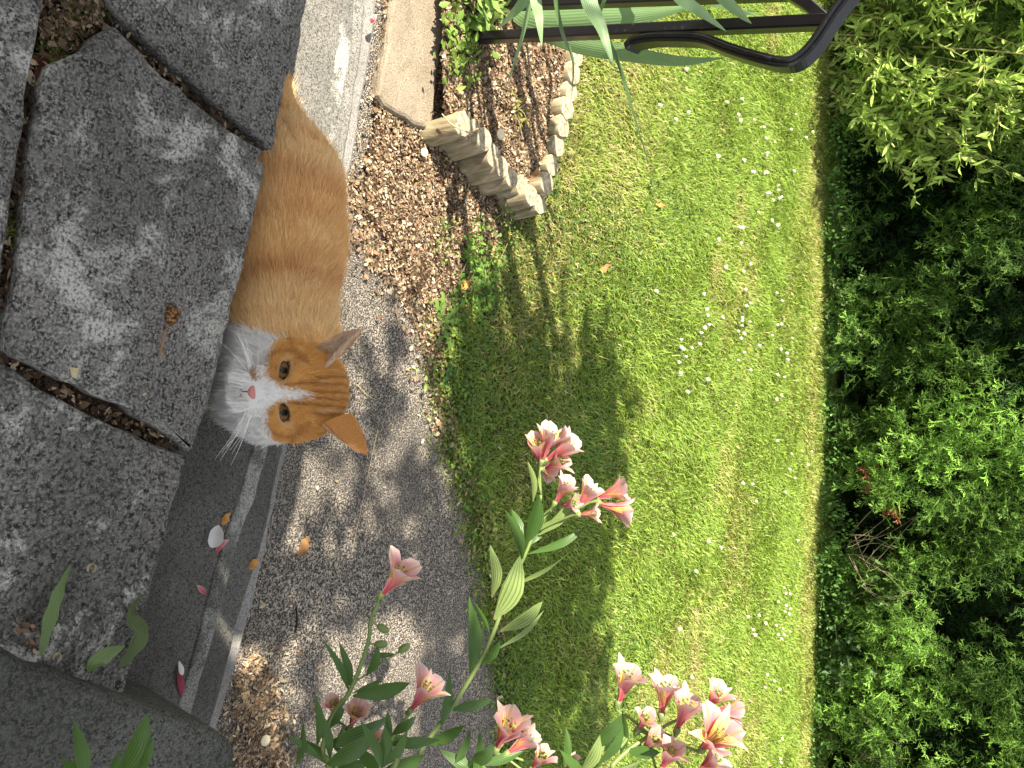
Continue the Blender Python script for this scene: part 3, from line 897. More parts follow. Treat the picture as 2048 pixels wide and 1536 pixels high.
# ears: curved shells with real thickness, joined to the head's mesh
def ear(base_in, base_out, tip, bow, turn):
    """base_in/base_out/tip in head mm; bow = how far the back bulges along turn"""
    bi, bo, tp = map(lambda p: np.asarray(p, float), (base_in, base_out, tip))
    n, m = 15, 13
    P = np.zeros((n, m, 3))
    turn = nrm(np.asarray(turn, float))
    for i in range(n):
        t = i / (n - 1)
        w = (1 - t ** 1.9) ** 0.85
        mid = (bi + bo) / 2 * (1 - t) + tp * t
        for j in range(m):
            a = -1 + 2 * j / (m - 1)
            P[i, j] = mid + (bo - bi) / 2 * a * w + turn * bow * (1 - a * a) * w * (1 - .3 * t)
    Pb = P + turn * 2.2 * (1 - np.linspace(0, .6, n))[:, None, None]
    Vv = np.vstack([P.reshape(-1, 3), Pb.reshape(-1, 3)])
    Ff = []
    N = n * m
    for i in range(n - 1):
        for j in range(m - 1):
            q = [i * m + j, i * m + j + 1, (i + 1) * m + j + 1, (i + 1) * m + j]
            Ff.append(q[::-1]); Ff.append([x + N for x in q])
    for i in range(n - 1):
        for j in (0, m - 1):
            q = [i * m + j, (i + 1) * m + j, (i + 1) * m + j + N, i * m + j + N]
            Ff.append(q if j == 0 else q[::-1])
    return Vv, np.array(Ff), N
earL = ear((-20, 13, 31), (-45, -4, 13), (-65, -6, 67), 14, (.25, -1, -.15))
earR = ear((33, 16, 34), (27, -34, 42), (67, -20, 66), 12, (-.45, .35, .82))
Vc = np.vstack([V0, h2w(earL[0]), h2w(earR[0])])
n0, n1 = len(V0), len(earL[0])
Fc = np.vstack([F0, earL[1] + n0, earR[1] + n0 + n1])
part_id = np.concatenate([np.zeros(n0, int), np.where(np.arange(n1) < earL[2], 1, 2), np.where(np.arange(len(earR[0])) < earR[2], 3, 4)])  # odd: inside of ear

def coat(P, ear_id=None):
    """base colour of the coat and how white it is, from position"""
    H = w2h(P)
    X, Yh, Zh = H.T
    Yp = Zh * math.cos(TAU) - Yh * math.sin(TAU)
    n = len(P)
    r_ = np.random.default_rng(99).normal(size=n)
    ishead = (np.linalg.norm(H * [1, 1, 1.05], axis=1) < 66) & (Yh > -34) | (Zh > 20) & (np.abs(X) < 80) & (Yh > -60)
    px, py, _ = proj(P)
    # body: ginger bands across the trunk
    wx = P[:, 0] + 0.012 * (fbm(P[:, 1] * 18, P[:, 2] * 18, 71) - .5) * 2 + 0.10 * (P[:, 2] - .25)
    band = np.exp(-((wx + .092) / .013) ** 2) * .75 + np.exp(-((wx + .165) / .018) ** 2) * .25 + np.exp(-((wx + .205) / .016) ** 2) * .5 + np.exp(-((wx + .262) / .016) ** 2) * .3
    band = np.clip(band * (.55 + .9 * fbm(P[:, 0] * 40, P[:, 1] * 40, 72)), 0, 1)
    fawn = np.array([.82, .505, .215]); rust = np.array([.56, .26, .080]); cream = np.array([.88, .65, .37])
    c = fawn + (cream - fawn) * np.clip((fbm(P[:, 0] * 22, P[:, 2] * 30, 73) - .42) * 2.2, 0, 1)[:, None] * .7
    c = c + (rust - c) * (band * .85)[:, None]
    # head: deeper orange with forehead stripes
    ho = np.array([.62, .305, .080]); hd = np.array([.22, .07, .018]); hl = np.array([.66, .40, .17])
    hcn = ho + (hl - ho) * np.clip((fbm(X / 9, Yp / 9, 74) - .5) * 2, 0, 1)[:, None]
    xs_ = X - 2 - .05 * Yp
    st = np.zeros(n)
    for x0, w_ in ((-17, 2.0), (-9.5, 1.7), (-2.5, 1.5), (4, 1.5), (11, 1.8), (19, 2.0)):
        st = np.maximum(st, np.exp(-((xs_ - x0 * (1 + .006 * (Yp - 20))) / w_) ** 2) * ((Yp > 9) & (Yp < 58)))
    for sx in (-1, 1):       # line above the inner corner of each eye, brow and cheek lines
        x0 = sx * (8.5 + .10 * (Yp + 12))
        st = np.maximum(st, np.exp(-((X - 2 - x0) / 1.8) ** 2) * ((Yp > -16) & (Yp < 14)))
        d = np.abs(np.hypot(X - 2 - sx * 22, Yp + 14) - 21)
        st = np.maximum(st, np.exp(-(d / 2.2) ** 2) * ((sx * (X - 2) > 28)) * .8)
        d2 = np.abs((Yp + 5) + .55 * (sx * (X - 2) - 40))
        st = np.maximum(st, np.exp(-(d2 / 2.4) ** 2) * ((sx * (X - 2) > 30)) * .8)
    hcn = hcn + (hd - hcn) * np.clip(st * .62, 0, 1)[:, None]
    for sx in (-1, 1):       # pale ring, dark lid line
        e = np.hypot((X - sx * 21.5) / 1.45, (Yp + 15.0 - .22 * (sx * X - 21.5)) / .74)
        ring = np.exp(-((e - 9.2) / 1.6) ** 2)
        hcn = hcn + (np.array([.62, .42, .24]) - hcn) * (ring * .6)[:, None]
        lid = (e < 6.3) & ishead
        hcn[lid] = [.06, .03, .018]
    c = np.where(ishead[:, None], hcn, c)
    # white muzzle, blaze and bib
    bw = np.interp(Yp, [-60, -40, -30, -22, -10, 0, 8, 10], [40, 20, 14, 7.0, 5.5, 3.8, .8, -5])
    wob = r_ * 2.2
    blaze = (np.abs(X - 3 - .04 * Yp) < bw + wob)
    muz = (Yp < -33.5 + .0075 * np.maximum(np.abs(X) - 20, 0) ** 2 + wob)
    white = ishead & (blaze | muz) & (Yh > -10 + 0 * X)
    bib_x = 655 + 30 * np.clip((px - 470) / 90, 0, 1)
    bib = (~ishead) & (px < 572 + 5 * r_) & (py > bib_x - 14 * (r_ > 1.2) + 4 * r_) & (P[:, 0] > -.09)
    white |= bib
    wc = np.array([.80, .775, .74])
    c = np.where(white[:, None], wc, c)
    spot = (np.hypot(X + 15.5, (Yp + 47) * .9) < 5.5 + wob) & ishead
    c[spot] = [.34, .19, .11]
    tan = bib & (px < 440) & (py > 800) & (fbm(P[:, 0] * 120, P[:, 2] * 90, 76) > .42)
    c[tan] = [.34, .24, .12]
    if ear_id is not None:
        ins = (ear_id == 1) | (ear_id == 3)
        c[ins] = [.66, .38, .26]
        c[(ear_id == 2) | (ear_id == 4)] = [.50, .22, .06]
        white = white & (ear_id == 0)
    return c, white, ishead
cc, whiteV, headV = coat(Vc, part_id)
cat = thing("cat", "ginger and white cat lying on the step behind the paving slabs, looking up", "cat", (-0.15, 0.59, Z_A))
mesh_np("body", Vc, Fc, M_skin, cat, col=cc * .75)

# eyes, nose, mouth
for sx in (-1, 1):
    ctr = h2w((sx * 21.0, 37.5, 4.0))
    E, Fe = ellipsoid(ctr, (.0100, .0066, .0038), 20, 14, HB3)
    Hh = w2h(E); ex = Hh[:, 0] - sx * 21; ez = (Hh[:, 2] * math.cos(TAU) - Hh[:, 1] * math.sin(TAU)) - (4 * math.cos(TAU) - 37.5 * math.sin(TAU))
    d = np.hypot(ex / 1.0, ez)
    ec = np.where((d < 3.9)[:, None], [.006, .005, .004], np.where((d < 6.6)[:, None], [.15, .080, .024], [.03, .018, .012]))
    mesh_np("eye", E, Fe, M_eye, cat, col=ec)
acc = Acc()
nE, nF = ellipsoid(h2w((0.5, 63.2, -15.5)), (.0066, .0048, .0046), 14, 9, HB3)
nh = w2h(nE); nh[:, 0] *= 1 + .09 * (nh[:, 2] + 15.5); nE = h2w(nh)
acc.add(nE, nF)
acc.build("nose", M_nose, cat)
acc = Acc()
k = Mat("cat_mouth", 0.6, 0.3); k.base((.16, .06, .05)); M_mouth = k.m
acc.add(*tube(spline([h2w((0, 65.5, -19)), h2w((0, 63.5, -24)), h2w((0, 61, -28))], 6), .0009, 5))
for sx in (-1, 1):
    acc.add(*tube(spline([h2w((0, 62, -27)), h2w((sx * 6, 61, -31)), h2w((sx * 13, 57, -31)), h2w((sx * 19, 48, -27))], 9), .0009, 5))
acc.build("mouth", M_mouth, cat)
# whiskers
r = np.random.default_rng(17)
for sx, cnt in ((-1, 11), (1, 9)):
    acc = Acc()
    for i in range(cnt):
        p = np.array([sx * (11 + 7 * r.random()), 54 - 4 * r.random(), -19 - 9 * r.random()])
        d = np.array([sx * (1.0 + .3 * r.random()), .12 + .25 * r.normal(), -.15 - .75 * r.random()])
        L = 42 + 22 * r.random()
        q = p + nrm(d) * L * .55 + [0, 2, 3]; e = p + nrm(d) * L + [0, -3, -3]
        C = spline(h2w(np.array([p, q, e])), 9)
        acc.add(*tube(C, np.linspace(.00030, .00010, 9), 4))
    acc.build("whisker", M_whisk, cat, kind='stuff')

# fur: hair curves rooted on the body mesh
def tri_sample(V, Fq, n, wfun, seed):
    r = np.random.default_rng(seed)
    T = np.vstack([Fq[:, [0, 1, 2]], Fq[:, [0, 2, 3]]])
    A, B_, C_ = V[T[:, 0]], V[T[:, 1]], V[T[:, 2]]
    cr = np.cross(B_ - A, C_ - A); ar = np.linalg.norm(cr, axis=1) * .5
    cen = (A + B_ + C_) / 3
    w = ar * wfun(cen, nrm(cr))
    i = r.choice(len(T), n, p=w / w.sum())
    u = np.sqrt(r.random(n)); v = r.random(n)
    bc = np.stack([1 - u, u * (1 - v), u * v], 1)
    P = bc[:, 0:1] * A[i] + bc[:, 1:2] * B_[i] + bc[:, 2:3] * C_[i]
    VN = np.zeros_like(V); np.add.at(VN, T.ravel(), np.repeat(cr, 3, 0)); VN = nrm(VN)
    N = nrm(bc[:, 0:1] * VN[T[i, 0]] + bc[:, 1:2] * VN[T[i, 1]] + bc[:, 2:3] * VN[T[i, 2]])
    return P, N, T[i, 0]
def wf(c, N):
    vis = (nrm(CAM - c) * N).sum(1)
    H = w2h(c)
    return np.where(vis > -.35, 1.0, .15) * np.where(np.linalg.norm(H, axis=1) < 75, 2.4, 1.0) * np.where(c[:, 2] > .2, 1.0, .35)
NF = 110000
P, N, vi = tri_sample(Vc, Fc, NF, wf, 5)
pid = part_id[vi]
c, wh, hd_ = coat(P)
H = w2h(P)
r = np.random.default_rng(23)
eyed = np.minimum(np.hypot((H[:, 0] - 21.5) / 1.35, (H[:, 2] * math.cos(TAU) - H[:, 1] * math.sin(TAU)) + 15.5), np.hypot((H[:, 0] + 21.5) / 1.35, (H[:, 2] * math.cos(TAU) - H[:, 1] * math.sin(TAU)) + 15.5))
nosed = np.linalg.norm(H - [0.5, 63, -16], axis=1)
keep = ~((eyed < 6.4) & hd_ & (H[:, 1] > 10)) & (nosed > 9.0)
P, N, pid, c, wh, hd_, H, eyed, nosed = [a[keep] for a in (P, N, pid, c, wh, hd_, H, eyed, nosed)]
n = len(P)
L = np.where(hd_, .0075, .0125)
L = np.where(wh & ~hd_, .016, L)
L = np.where(hd_ & (np.abs(H[:, 0]) > 34) & (H[:, 2] < 12), .0125, L)
L = np.where(hd_, np.minimum(L, .0022 + .00016 * np.minimum(nosed, 60)), L)
L = np.where(hd_, np.minimum(L, .0020 + .00030 * np.maximum(eyed - 7, 0)), L)
L = np.where(pid > 0, .0045, L)
inear = (pid == 1) | (pid == 3)
L = np.where(pid == 1, np.where(r.random(n) < .35, .010, .003), L)
c[pid == 1] = [.72, .43, .28]; c[pid == 3] = [.52, .33, .22]
hairy = (pid == 1) & (L > .005); c[hairy] = [.74, .58, .42]
ob = (pid == 2) | (pid == 4); c[ob] = np.array([.55, .25, .065]) * (.75 + .5 * r.random((ob.sum(), 1)))
fl_head = nrm(H - np.array([2, 66, -20])) @ HB3
fl_body = np.tile(np.array([-1.0, .10, -.35]), (n, 1))
fl_bib = nrm(P - h2w((0, 20, 10))) * .8 + np.array([0, -.25, -.7])
fl_ear = np.tile(HU, (n, 1)) + np.where(H[:, :1] > 0, .6, -.6) * HR
fl = np.where(hd_[:, None], fl_head, fl_body)
fl = np.where((wh & ~hd_)[:, None], fl_bib, fl)
fl = np.where((pid > 0)[:, None], fl_ear, fl)
fl = nrm(fl)
tan_ = fl - (fl * N).sum(1, keepdims=True) * N
tan_ = nrm(tan_ + 1e-6)
lift = np.where(wh & ~hd_, .45, .30)[:, None]
clump = np.stack([fbm(P[:, 0] * 130 + P[:, 2] * 70, P[:, 1] * 130, 81), fbm(P[:, 1] * 130, P[:, 2] * 130 + P[:, 0] * 60, 82), fbm(P[:, 2] * 130, P[:, 0] * 130, 83)], 1) - .5
D0 = nrm(tan_ + N * (lift + .25) + clump * np.where(hd_, 1.1, np.where(wh, 1.1, 1.7))[:, None] + r.normal(size=(n, 3)) * .10)
D1 = nrm(tan_ + N * (lift * .35) + clump * 1.0 + r.normal(size=(n, 3)) * .14 + np.array([0, 0, -.12]))
guard = (~hd_) & (~wh) & (pid == 0) & (r.random(n) < .06)
D0[guard] = nrm(D0[guard] + N[guard] * .35); D1[guard] = nrm(D1[guard] + N[guard] * .45)
L = (L * (.7 + .6 * r.random(n)) * np.where(guard, 1.45, 1.0))[:, None]
K = 5
pts = np.zeros((n, K, 3), np.float32)
for q in range(K):
    t = q / (K - 1)
    pts[:, q] = P - N * .0004 + L * (D0 * t * (1 - .5 * t) + D1 * .5 * t * t)
shade = (.74 + .5 * r.random((n, 1)))
colr = np.ones((n, 4), np.float32); colr[:, :3] = np.clip(c * shade, 0, .86)
hc_ = bpy.data.hair_curves.new("fur")
hc_.add_curves([K] * n)
hc_.position_data.foreach_set('vector', (pts - ORIG[cat].astype(np.float32)).reshape(-1))
ra = hc_.attributes.get('radius') or hc_.attributes.new('radius', 'FLOAT', 'POINT')
rad = np.tile(np.linspace(1, .25, K) ** .8, n) * np.repeat(np.where(L[:, 0] > .011, .00021, .00017), K)
ra.data.foreach_set('value', rad.astype(np.float32))
ca = hc_.attributes.new('col', 'FLOAT_COLOR', 'CURVE')
ca.data.foreach_set('color', colr.ravel())
hc_.materials.append(M_fur)
fo = bpy.data.objects.new("fur", hc_)
COL.objects.link(fo); fo.parent = cat; fo['kind'] = 'stuff'
# ------------------------------------------------------------------ hedge
def hpt(s, z, out=0.0):
    s = np.asarray(s, float); z = np.asarray(z, float); out = np.asarray(out, float)
    xy = HA + s[..., None] * HD + out[..., None] * HN
    return np.concatenate([xy, z[..., None]], -1)

def spray_shape():
    """flat scale-leaf spray along +x, unit length: kites (verts, tris, tipness)"""
    V = []; F = []; T = []
    def kite(p, d, L, w):
        p = np.array(p, float); d = nrm(d); q = np.array([-d[1], d[0], 0])
        k = len(V)
        V.extend([p, p + d * L * .45 + q * w, p + d * L, p + d * L * .45 - q * w])
        F.extend([[k, k + 1, k + 2], [k, k + 2, k + 3]])
        r_ = np.linalg.norm((p + d * L)[:2] - [0.25, 0]); T.extend([r_ * .6, r_ * .9, r_, r_ * .9])
    rs = np.random.default_rng(4)
    kite((0, 0, 0), (1, 0, 0), 1.0, .014)
    for i in range(7):
        for sg in (-1, 1):
            if rs.random() < .12: continue
            x = .08 + .125 * i + .04 * rs.random()
            L = (.20 + .30 * rs.random()) * (1 - .45 * i / 7)
            a = math.radians(34 + 22 * rs.random()) * sg
            d = np.array([math.cos(a), math.sin(a), .35 * rs.normal()])
            kite((x, 0, 0), d, L, .019)
            for t, s2 in ((.4, 1), (.62, -1)):
                b = a + s2 * math.radians(30 + 14 * rs.random())
                kite(np.array([x, 0, 0]) + d * L * t, (math.cos(b), math.sin(b), .3 * rs.normal()), L * (.3 + .25 * rs.random()), .016)
    return np.array(V), np.array(F), np.clip(np.array(T), 0, 1)
SV, SF, ST = spray_shape()
def place_sprays(P, X, Nn, size, c_in, c_tip, r):
    n = len(P)
    X = nrm(X); Y = nrm(np.cross(Nn, X)); Z = np.cross(X, Y)
    bend = SV.copy()
    V = P[:, None] + size[:, None, None] * (bend[None, :, 0:1] * X[:, None] + bend[None, :, 1:2] * Y[:, None] + (bend[None, :, 2:3] - .25 * bend[None, :, 0:1] ** 2) * Z[:, None])
    F = (np.arange(n)[:, None, None] * len(SV) + SF[None]).reshape(-1, 3)
    c = c_in[:, None] + (c_tip - c_in)[:, None] * (ST[None, :, None] ** .8)
    return V.reshape(-1, 3), F, c.reshape(-1, 3)

hedge = thing("conifer_hedge", "tall dark conifer hedge across the far side of the lawn", "hedge", (HA[0] + HD[0] * 1.5, HA[1] + HD[1] * 1.5, 0))
r = np.random.default_rng(41)
def hedge_bulge(s, z): return .26 * (fbm(s * 2.2, z * 2.6, 91, 3) - .5) + .12 * (fbm(s * 7, z * 7, 95, 2) - .5) - .10 * np.clip(.30 - z, 0, .3) / .3
n = 25000
s = r.uniform(-1.6, 4.6, n); z = np.where(r.random(n) < .85, r.uniform(.02, 1.35, n), r.uniform(1.3, 2.0, n))
gap = fbm(s * 3.1, z * 3.1, 98, 2)
keep = r.random(n) < np.clip((gap - .34) * 6, .08, 1)
s, z = s[keep], z[keep]; n = len(s)
out = hedge_bulge(s, z) - .16 * r.random(n) ** 1.3 + .05
P = hpt(s, z, out)
keep = inview(P, 260) | (r.random(n) < .35)
P = P[keep]; n = len(P)
HD3, HN3 = np.array([*HD, 0]), np.array([*HN, 0])
X = HN3 * r.uniform(.2, 1.0, (n, 1)) + HD3 * r.normal(size=(n, 1)) * .6 + np.array([0, 0, 1]) * r.normal(.05, .65, (n, 1))
Nn = nrm(HN3 * .25 + HD3 * r.normal(size=(n, 1)) * .8 + np.array([0, 0, 1]) * (.5 + .6 * r.random((n, 1))) + r.normal(size=(n, 3)) * .3)
sz = r.uniform(.045, .105, n)
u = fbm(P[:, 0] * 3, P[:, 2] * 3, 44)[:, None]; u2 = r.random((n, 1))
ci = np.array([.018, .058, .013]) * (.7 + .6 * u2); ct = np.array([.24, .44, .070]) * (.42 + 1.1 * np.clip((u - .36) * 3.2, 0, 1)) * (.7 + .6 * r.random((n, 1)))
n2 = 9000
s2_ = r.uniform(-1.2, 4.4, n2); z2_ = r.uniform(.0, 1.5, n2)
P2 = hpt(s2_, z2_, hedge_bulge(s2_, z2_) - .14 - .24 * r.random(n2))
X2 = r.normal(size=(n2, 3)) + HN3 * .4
inner_c = np.array([.016, .040, .010]) * (.6 + .8 * r.random((n2, 1)))  # deep sprays coloured dark for the shade inside the hedge
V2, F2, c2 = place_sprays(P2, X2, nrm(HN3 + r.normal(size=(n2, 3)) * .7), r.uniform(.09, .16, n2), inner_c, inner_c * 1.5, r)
mesh_np("dark_inner_foliage", V2, F2, M_hedge, hedge, col=c2, kind='stuff', smooth=False)
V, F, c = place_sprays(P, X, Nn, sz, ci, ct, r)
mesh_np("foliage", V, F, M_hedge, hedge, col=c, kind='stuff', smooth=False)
# solid near-black hull: the hedge's inner shade put into its colour
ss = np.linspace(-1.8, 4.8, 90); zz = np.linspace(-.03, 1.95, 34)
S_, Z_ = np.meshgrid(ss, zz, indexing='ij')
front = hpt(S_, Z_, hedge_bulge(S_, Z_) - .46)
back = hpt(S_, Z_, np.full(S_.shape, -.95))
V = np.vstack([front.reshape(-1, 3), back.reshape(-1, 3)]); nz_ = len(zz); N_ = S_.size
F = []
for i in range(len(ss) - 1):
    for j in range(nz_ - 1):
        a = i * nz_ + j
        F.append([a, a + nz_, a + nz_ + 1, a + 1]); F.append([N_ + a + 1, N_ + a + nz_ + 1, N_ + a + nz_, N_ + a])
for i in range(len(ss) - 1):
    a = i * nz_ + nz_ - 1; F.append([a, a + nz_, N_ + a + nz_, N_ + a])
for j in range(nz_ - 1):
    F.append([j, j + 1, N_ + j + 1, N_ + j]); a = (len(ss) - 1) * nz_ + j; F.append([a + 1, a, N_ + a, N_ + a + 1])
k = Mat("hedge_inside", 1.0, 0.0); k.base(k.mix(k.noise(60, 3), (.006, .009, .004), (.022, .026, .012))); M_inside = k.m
mesh_np("dark_hull", V, F, M_inside, hedge, smooth=False)
# dead rusty sprays and bare twigs low in the hedge
def hedge_hit(x, y, out=0.06):
    d = ray(x, y); n2 = np.array([*HN, 0]); p0 = np.array([*HA, 0]) + n2 * out
    return CAM + d * (((p0 - CAM) @ n2) / (d @ n2))
Pd = np.array([hedge_hit(x, y, .05) for x, y in [(1722, 925), (1735, 935), (1715, 945), (1738, 960), (1760, 965), (1745, 985), (1725, 990), (1775, 1012), (1755, 1015), (1790, 1015)]])
n = len(Pd)
X = r.normal(size=(n, 3)) * .3 + HD3 * .2 + HN3 * .35 + np.array([0, 0, .5])
V, F, c = place_sprays(Pd, X, nrm(HN3 + np.array([0, 0, .7]) + r.normal(size=(n, 3)) * .2), np.full(n, .085), np.tile([.20, .07, .03], (n, 1)), np.tile([.42, .17, .08], (n, 1)), r)
mesh_np("dead_spray", V, F, M_hedge, hedge, col=c, kind='stuff', smooth=False)
acc = Acc()
for q in range(26):
    a = hedge_hit(1690 + 40 * r.random(), 1020 + 190 * r.random() if q < 18 else 1420 + 110 * r.random(), .02 + .06 * r.random())
    e = a + HD3 * r.normal() * .13 + np.array([0, 0, .10 + .16 * r.random()]) + HN3 * r.normal() * .04
    acc.add(*tube(spline([a, (a + e) / 2 + HD3 * .03 * r.normal(), e], 6), np.linspace(.0022, .0009, 6), 4))
k = Mat("bare_twig", .9, .1); k.base((.20, .16, .11)); M_bare = k.m
acc.build("bare_twig", M_bare, hedge, kind='stuff')

# ------------------------------------------------------------------ sunlit leafy shrub at the left end of the hedge
def leaves_on(C, count, size, aspect, r, spread=.9):
    """points and orientation of leaves up a stem"""
    i = r.integers(1, len(C), count); f = r.random(count)[:, None]
    P = C[i - 1] * (1 - f) + C[i] * f
    T = nrm(C[i] - C[i - 1])
    D = nrm(T * .8 + r.normal(size=(count, 3)) * spread)
    return P, D
def leaf_mesh(P, D, size, aspect, r, tip_col, var):
    n = len(P)
    S = nrm(np.cross(D, r.normal(size=(n, 3)) * .6 + [0, 0, 1]))
    N = np.cross(D, S)
    L = (size * (.55 + .75 * r.random(n)))[:, None]; W = L * aspect * .5
    v = [P, P + D * L * .30 + S * W * .9 + N * W * .35, P + D * L * .30 - S * W * .9 + N * W * .35, P + D * L * .65 + S * W * .75 + N * W * .2 - N * L * .03, P + D * L * .65 - S * W * .75 + N * W * .2 - N * L * .03, P + D * L - N * L * .09, P + D * L * .32, P + D * L * .66 - N * L * .03]
    V = np.stack(v, 1).reshape(-1, 3)
    kk = np.arange(n)[:, None] * 8
    F = np.concatenate([kk + q for q in ([0, 1, 6], [0, 6, 2], [1, 3, 7], [1, 7, 6], [6, 7, 4], [6, 4, 2], [3, 5, 7], [7, 5, 4])], 0)
    c = np.asarray(tip_col) * (1 - var + 2 * var * r.random((n, 1))) * np.array([1, 1, 1])
    return V, F, np.repeat(c, 8, 0)
shrub = thing("garden_shrub", "sunlit pale green shrub with narrow leaves in front of the hedge's left end", "shrub", on_z(1650, 60, 0.0))
acc = Acc(); Ps, Ds = [], []
r = np.random.default_rng(51)
for q in range(230):
    y0 = -260 + 500 * r.random()
    base = on_z(1660 + 25 * r.random(), y0, 0.01) + HN3 * r.uniform(-.05, .12)
    hgt = r.uniform(.35, 1.35) * (1 - .35 * (y0 > 120))
    top = base + HD3 * r.uniform(-.15, .42) + HN3 * r.uniform(-.1, .30) + np.array([0, 0, hgt])
    mid = (base + top) / 2 + HD3 * r.uniform(-.1, .03) + HN3 * .05
    C = spline([base, mid, top], 10)
    acc.add(*tube(C, np.linspace(.0045, .0014, 10), 4))
    for w_ in range(3):
        a = C[r.integers(3, 9)]; e = a + HD3 * r.uniform(-.08, .20) + HN3 * r.uniform(-.03, .14) + np.array([0, 0, r.uniform(-.02, .16)])
        c2 = spline([a, (a + e) / 2 + [0, 0, .02], e], 5); acc.add(*tube(c2, np.linspace(.0018, .0008, 5), 3))
        p_, d_ = leaves_on(c2, 18, .04, .3, r); Ps.append(p_); Ds.append(d_)
    p_, d_ = leaves_on(C, 52, .04, .3, r); Ps.append(p_); Ds.append(d_)
acc.build("stem", M_gtwig, shrub, kind='stuff')
V, F, c = leaf_mesh(np.vstack(Ps), np.vstack(Ds), .048, .30, r, (.39, .54, .125), .32)
mesh_np("foliage", V, F, M_weed, shrub, col=c, kind='stuff')

# broad-leaved weeds along the foot of the hedge
weeds = [(1668, 470, .10, "low weeds in the dark gap beside the sunlit shrub", 26, .5), (1690, 612, .22, "feathery light green plant at the foot of the hedge opposite the cat's body", 60, .45),
         (1665, 720, .13, "small bright weeds where lawn meets hedge, behind the cat's ear line", 40, .5), (1700, 1085, .16, "spindly pale weeds below the rusty dead sprays", 34, .6),
         (1672, 1180, .16, "round-leaved weeds against the hedge opposite the tall lily", 46, .7), (1770, 1180, .30, "pale bramble climbing the hedge above the round-leaved weeds", 70, .62),
         (1690, 1310, .20, "bluish green leafy weeds at the hedge foot right of the bramble", 60, .6)]
for q, (x, y, hgt, lab, cnt, asp) in enumerate(weeds):
    base = on_z(1648 + (x - 1668) * .25, y, 0.0)
    t = thing("hedge_weed", lab, "weed", base, "weeds along the foot of the hedge")
    acc = Acc(); Ps, Ds = [], []
    for w_ in range(9):
        b0 = base + HD3 * r.normal() * .07 + HN3 * r.uniform(-.02, .05)
        e = hedge_hit(x + r.normal() * 22, y + r.normal() * 45, .10 + .05 * r.random()) if q in (1, 5, 6) else b0 + HD3 * r.normal() * .08 + HN3 * r.uniform(0, .08) + np.array([0, 0, hgt * r.uniform(.5, 1.1)])
        C = spline([b0, (b0 + e) / 2 + [0, 0, .03], e], 7); acc.add(*tube(C, np.linspace(.0016, .0007, 7), 3))
        p_, d_ = leaves_on(C[2:], max(4, cnt // 5), .03, asp, r, 1.3); Ps.append(p_); Ds.append(d_)
    acc.build("stem", M_gtwig, t, kind='stuff')
    V, F, c = leaf_mesh(np.vstack(Ps), np.vstack(Ds), .026 if q != 1 else .017, asp, r, (.13, .22, .075) if q % 2 else (.12, .22, .10), .35)
    mesh_np("foliage", V, F, M_weed, t, col=c, kind='stuff')

# ragged fringe of low leaves where lawn and hedge meet
n = 5600
s = r.uniform(-.6, 3.4, n); o_ = r.uniform(-.16, .02, n) + .32 * np.clip(fbm(s * 3.1, s * 0, 61, 3) - .36, 0, 1) * r.random(n)
P = hpt(s, .006 + .16 * r.random(n) ** 1.4 * np.clip(fbm(s * 4, s * 0 + 5, 62) * 2.2 - .6, .1, 1.4), o_)
D = nrm(r.normal(size=(n, 3)) * .7 + [0, 0, .5])
V, F, c = leaf_mesh(P, D, .019, .6, r, (.13, .27, .060), .5)
mesh_np("fringe_weeds", V, F, M_weed, col=c, kind='stuff', smooth=False)

# low weeds and moss spreading along the ragged edge of the turf
n = 4200
X_ = r.uniform(-.30, 1.3, n); off = r.normal(size=n) * .035 + .030
keep = fbm(X_ * 9, off * 12 + 3, 66, 2) > .45
X_, off = X_[keep], off[keep]; n = len(X_)
P = np.stack([X_, lawn_near(X_) + off, .006 + .016 * r.random(n)], 1)
V, F, c = leaf_mesh(P, nrm(r.normal(size=(n, 3)) * [1, 1, .4] + [0, 0, .25]), .0105, .6, r, (.13, .23, .045), .45)
yl = np.repeat(r.random(n) < .25, 8); c[yl] = c[yl] * [1.9, 1.25, 1.2]
mesh_np("verge_weeds", V, F, M_weed, col=c, kind='stuff', smooth=False)

# ------------------------------------------------------------------ black wrought iron rail in the bed
YR = 1.10
rail = thing("metal_railing", "black wrought iron rail with a curled scroll standing in the soil bed", "railing", on_y(930, 72, YR))
def square_bar(C, w, d):
    C = np.asarray(C); T, A, Bv = frames(C, (0, 1, 0.05)); n = len(C)
    q = [(-1, -.75), (-.75, -1), (.75, -1), (1, -.75), (1, .75), (.75, 1), (-.75, 1), (-1, .75)]
    V = np.stack([C + A * a * w + Bv * b * d for a, b in q], 1).reshape(-1, 3)
    F = [[i * 8 + j, i * 8 + (j + 1) % 8, (i + 1) * 8 + (j + 1) % 8, (i + 1) * 8 + j] for i in range(n - 1) for j in range(8)]
    return V, F + [[j for j in range(8)], [(n - 1) * 8 + 7 - j for j in range(8)]]
b0 = on_y(930, 73, YR); b0[2] = 0.0; b1 = on_y(1662, 44, YR)
mesh_np("post", *square_bar(np.linspace(b0, b1, 8), .0088, .012), M_metal, rail, smooth=False)
c0 = on_y(932, 20, YR + .06); c0[2] = 0.0; c1 = on_y(1610, -14, YR + .06)
mesh_np("post", *square_bar(np.linspace(c0, c1, 8), .0085, .012), M_metal, rail, smooth=False)
sc_px = [(1262, 97), (1276, 86), (1310, 80), (1349, 79), (1408, 82), (1466, 103), (1525, 121), (1572, 130), (1603, 121), (1634, 90), (1666, 42), (1700, -4), (1760, -70), (1840, -170)]
scp = spline([on_y(x, y, YR - .030 + .02 * abs(i - 6) / 6) for i, (x, y) in enumerate(sc_px)], 60)
mesh_np("scroll", *square_bar(scp, .0075, .016), M_metal, rail, smooth=False)
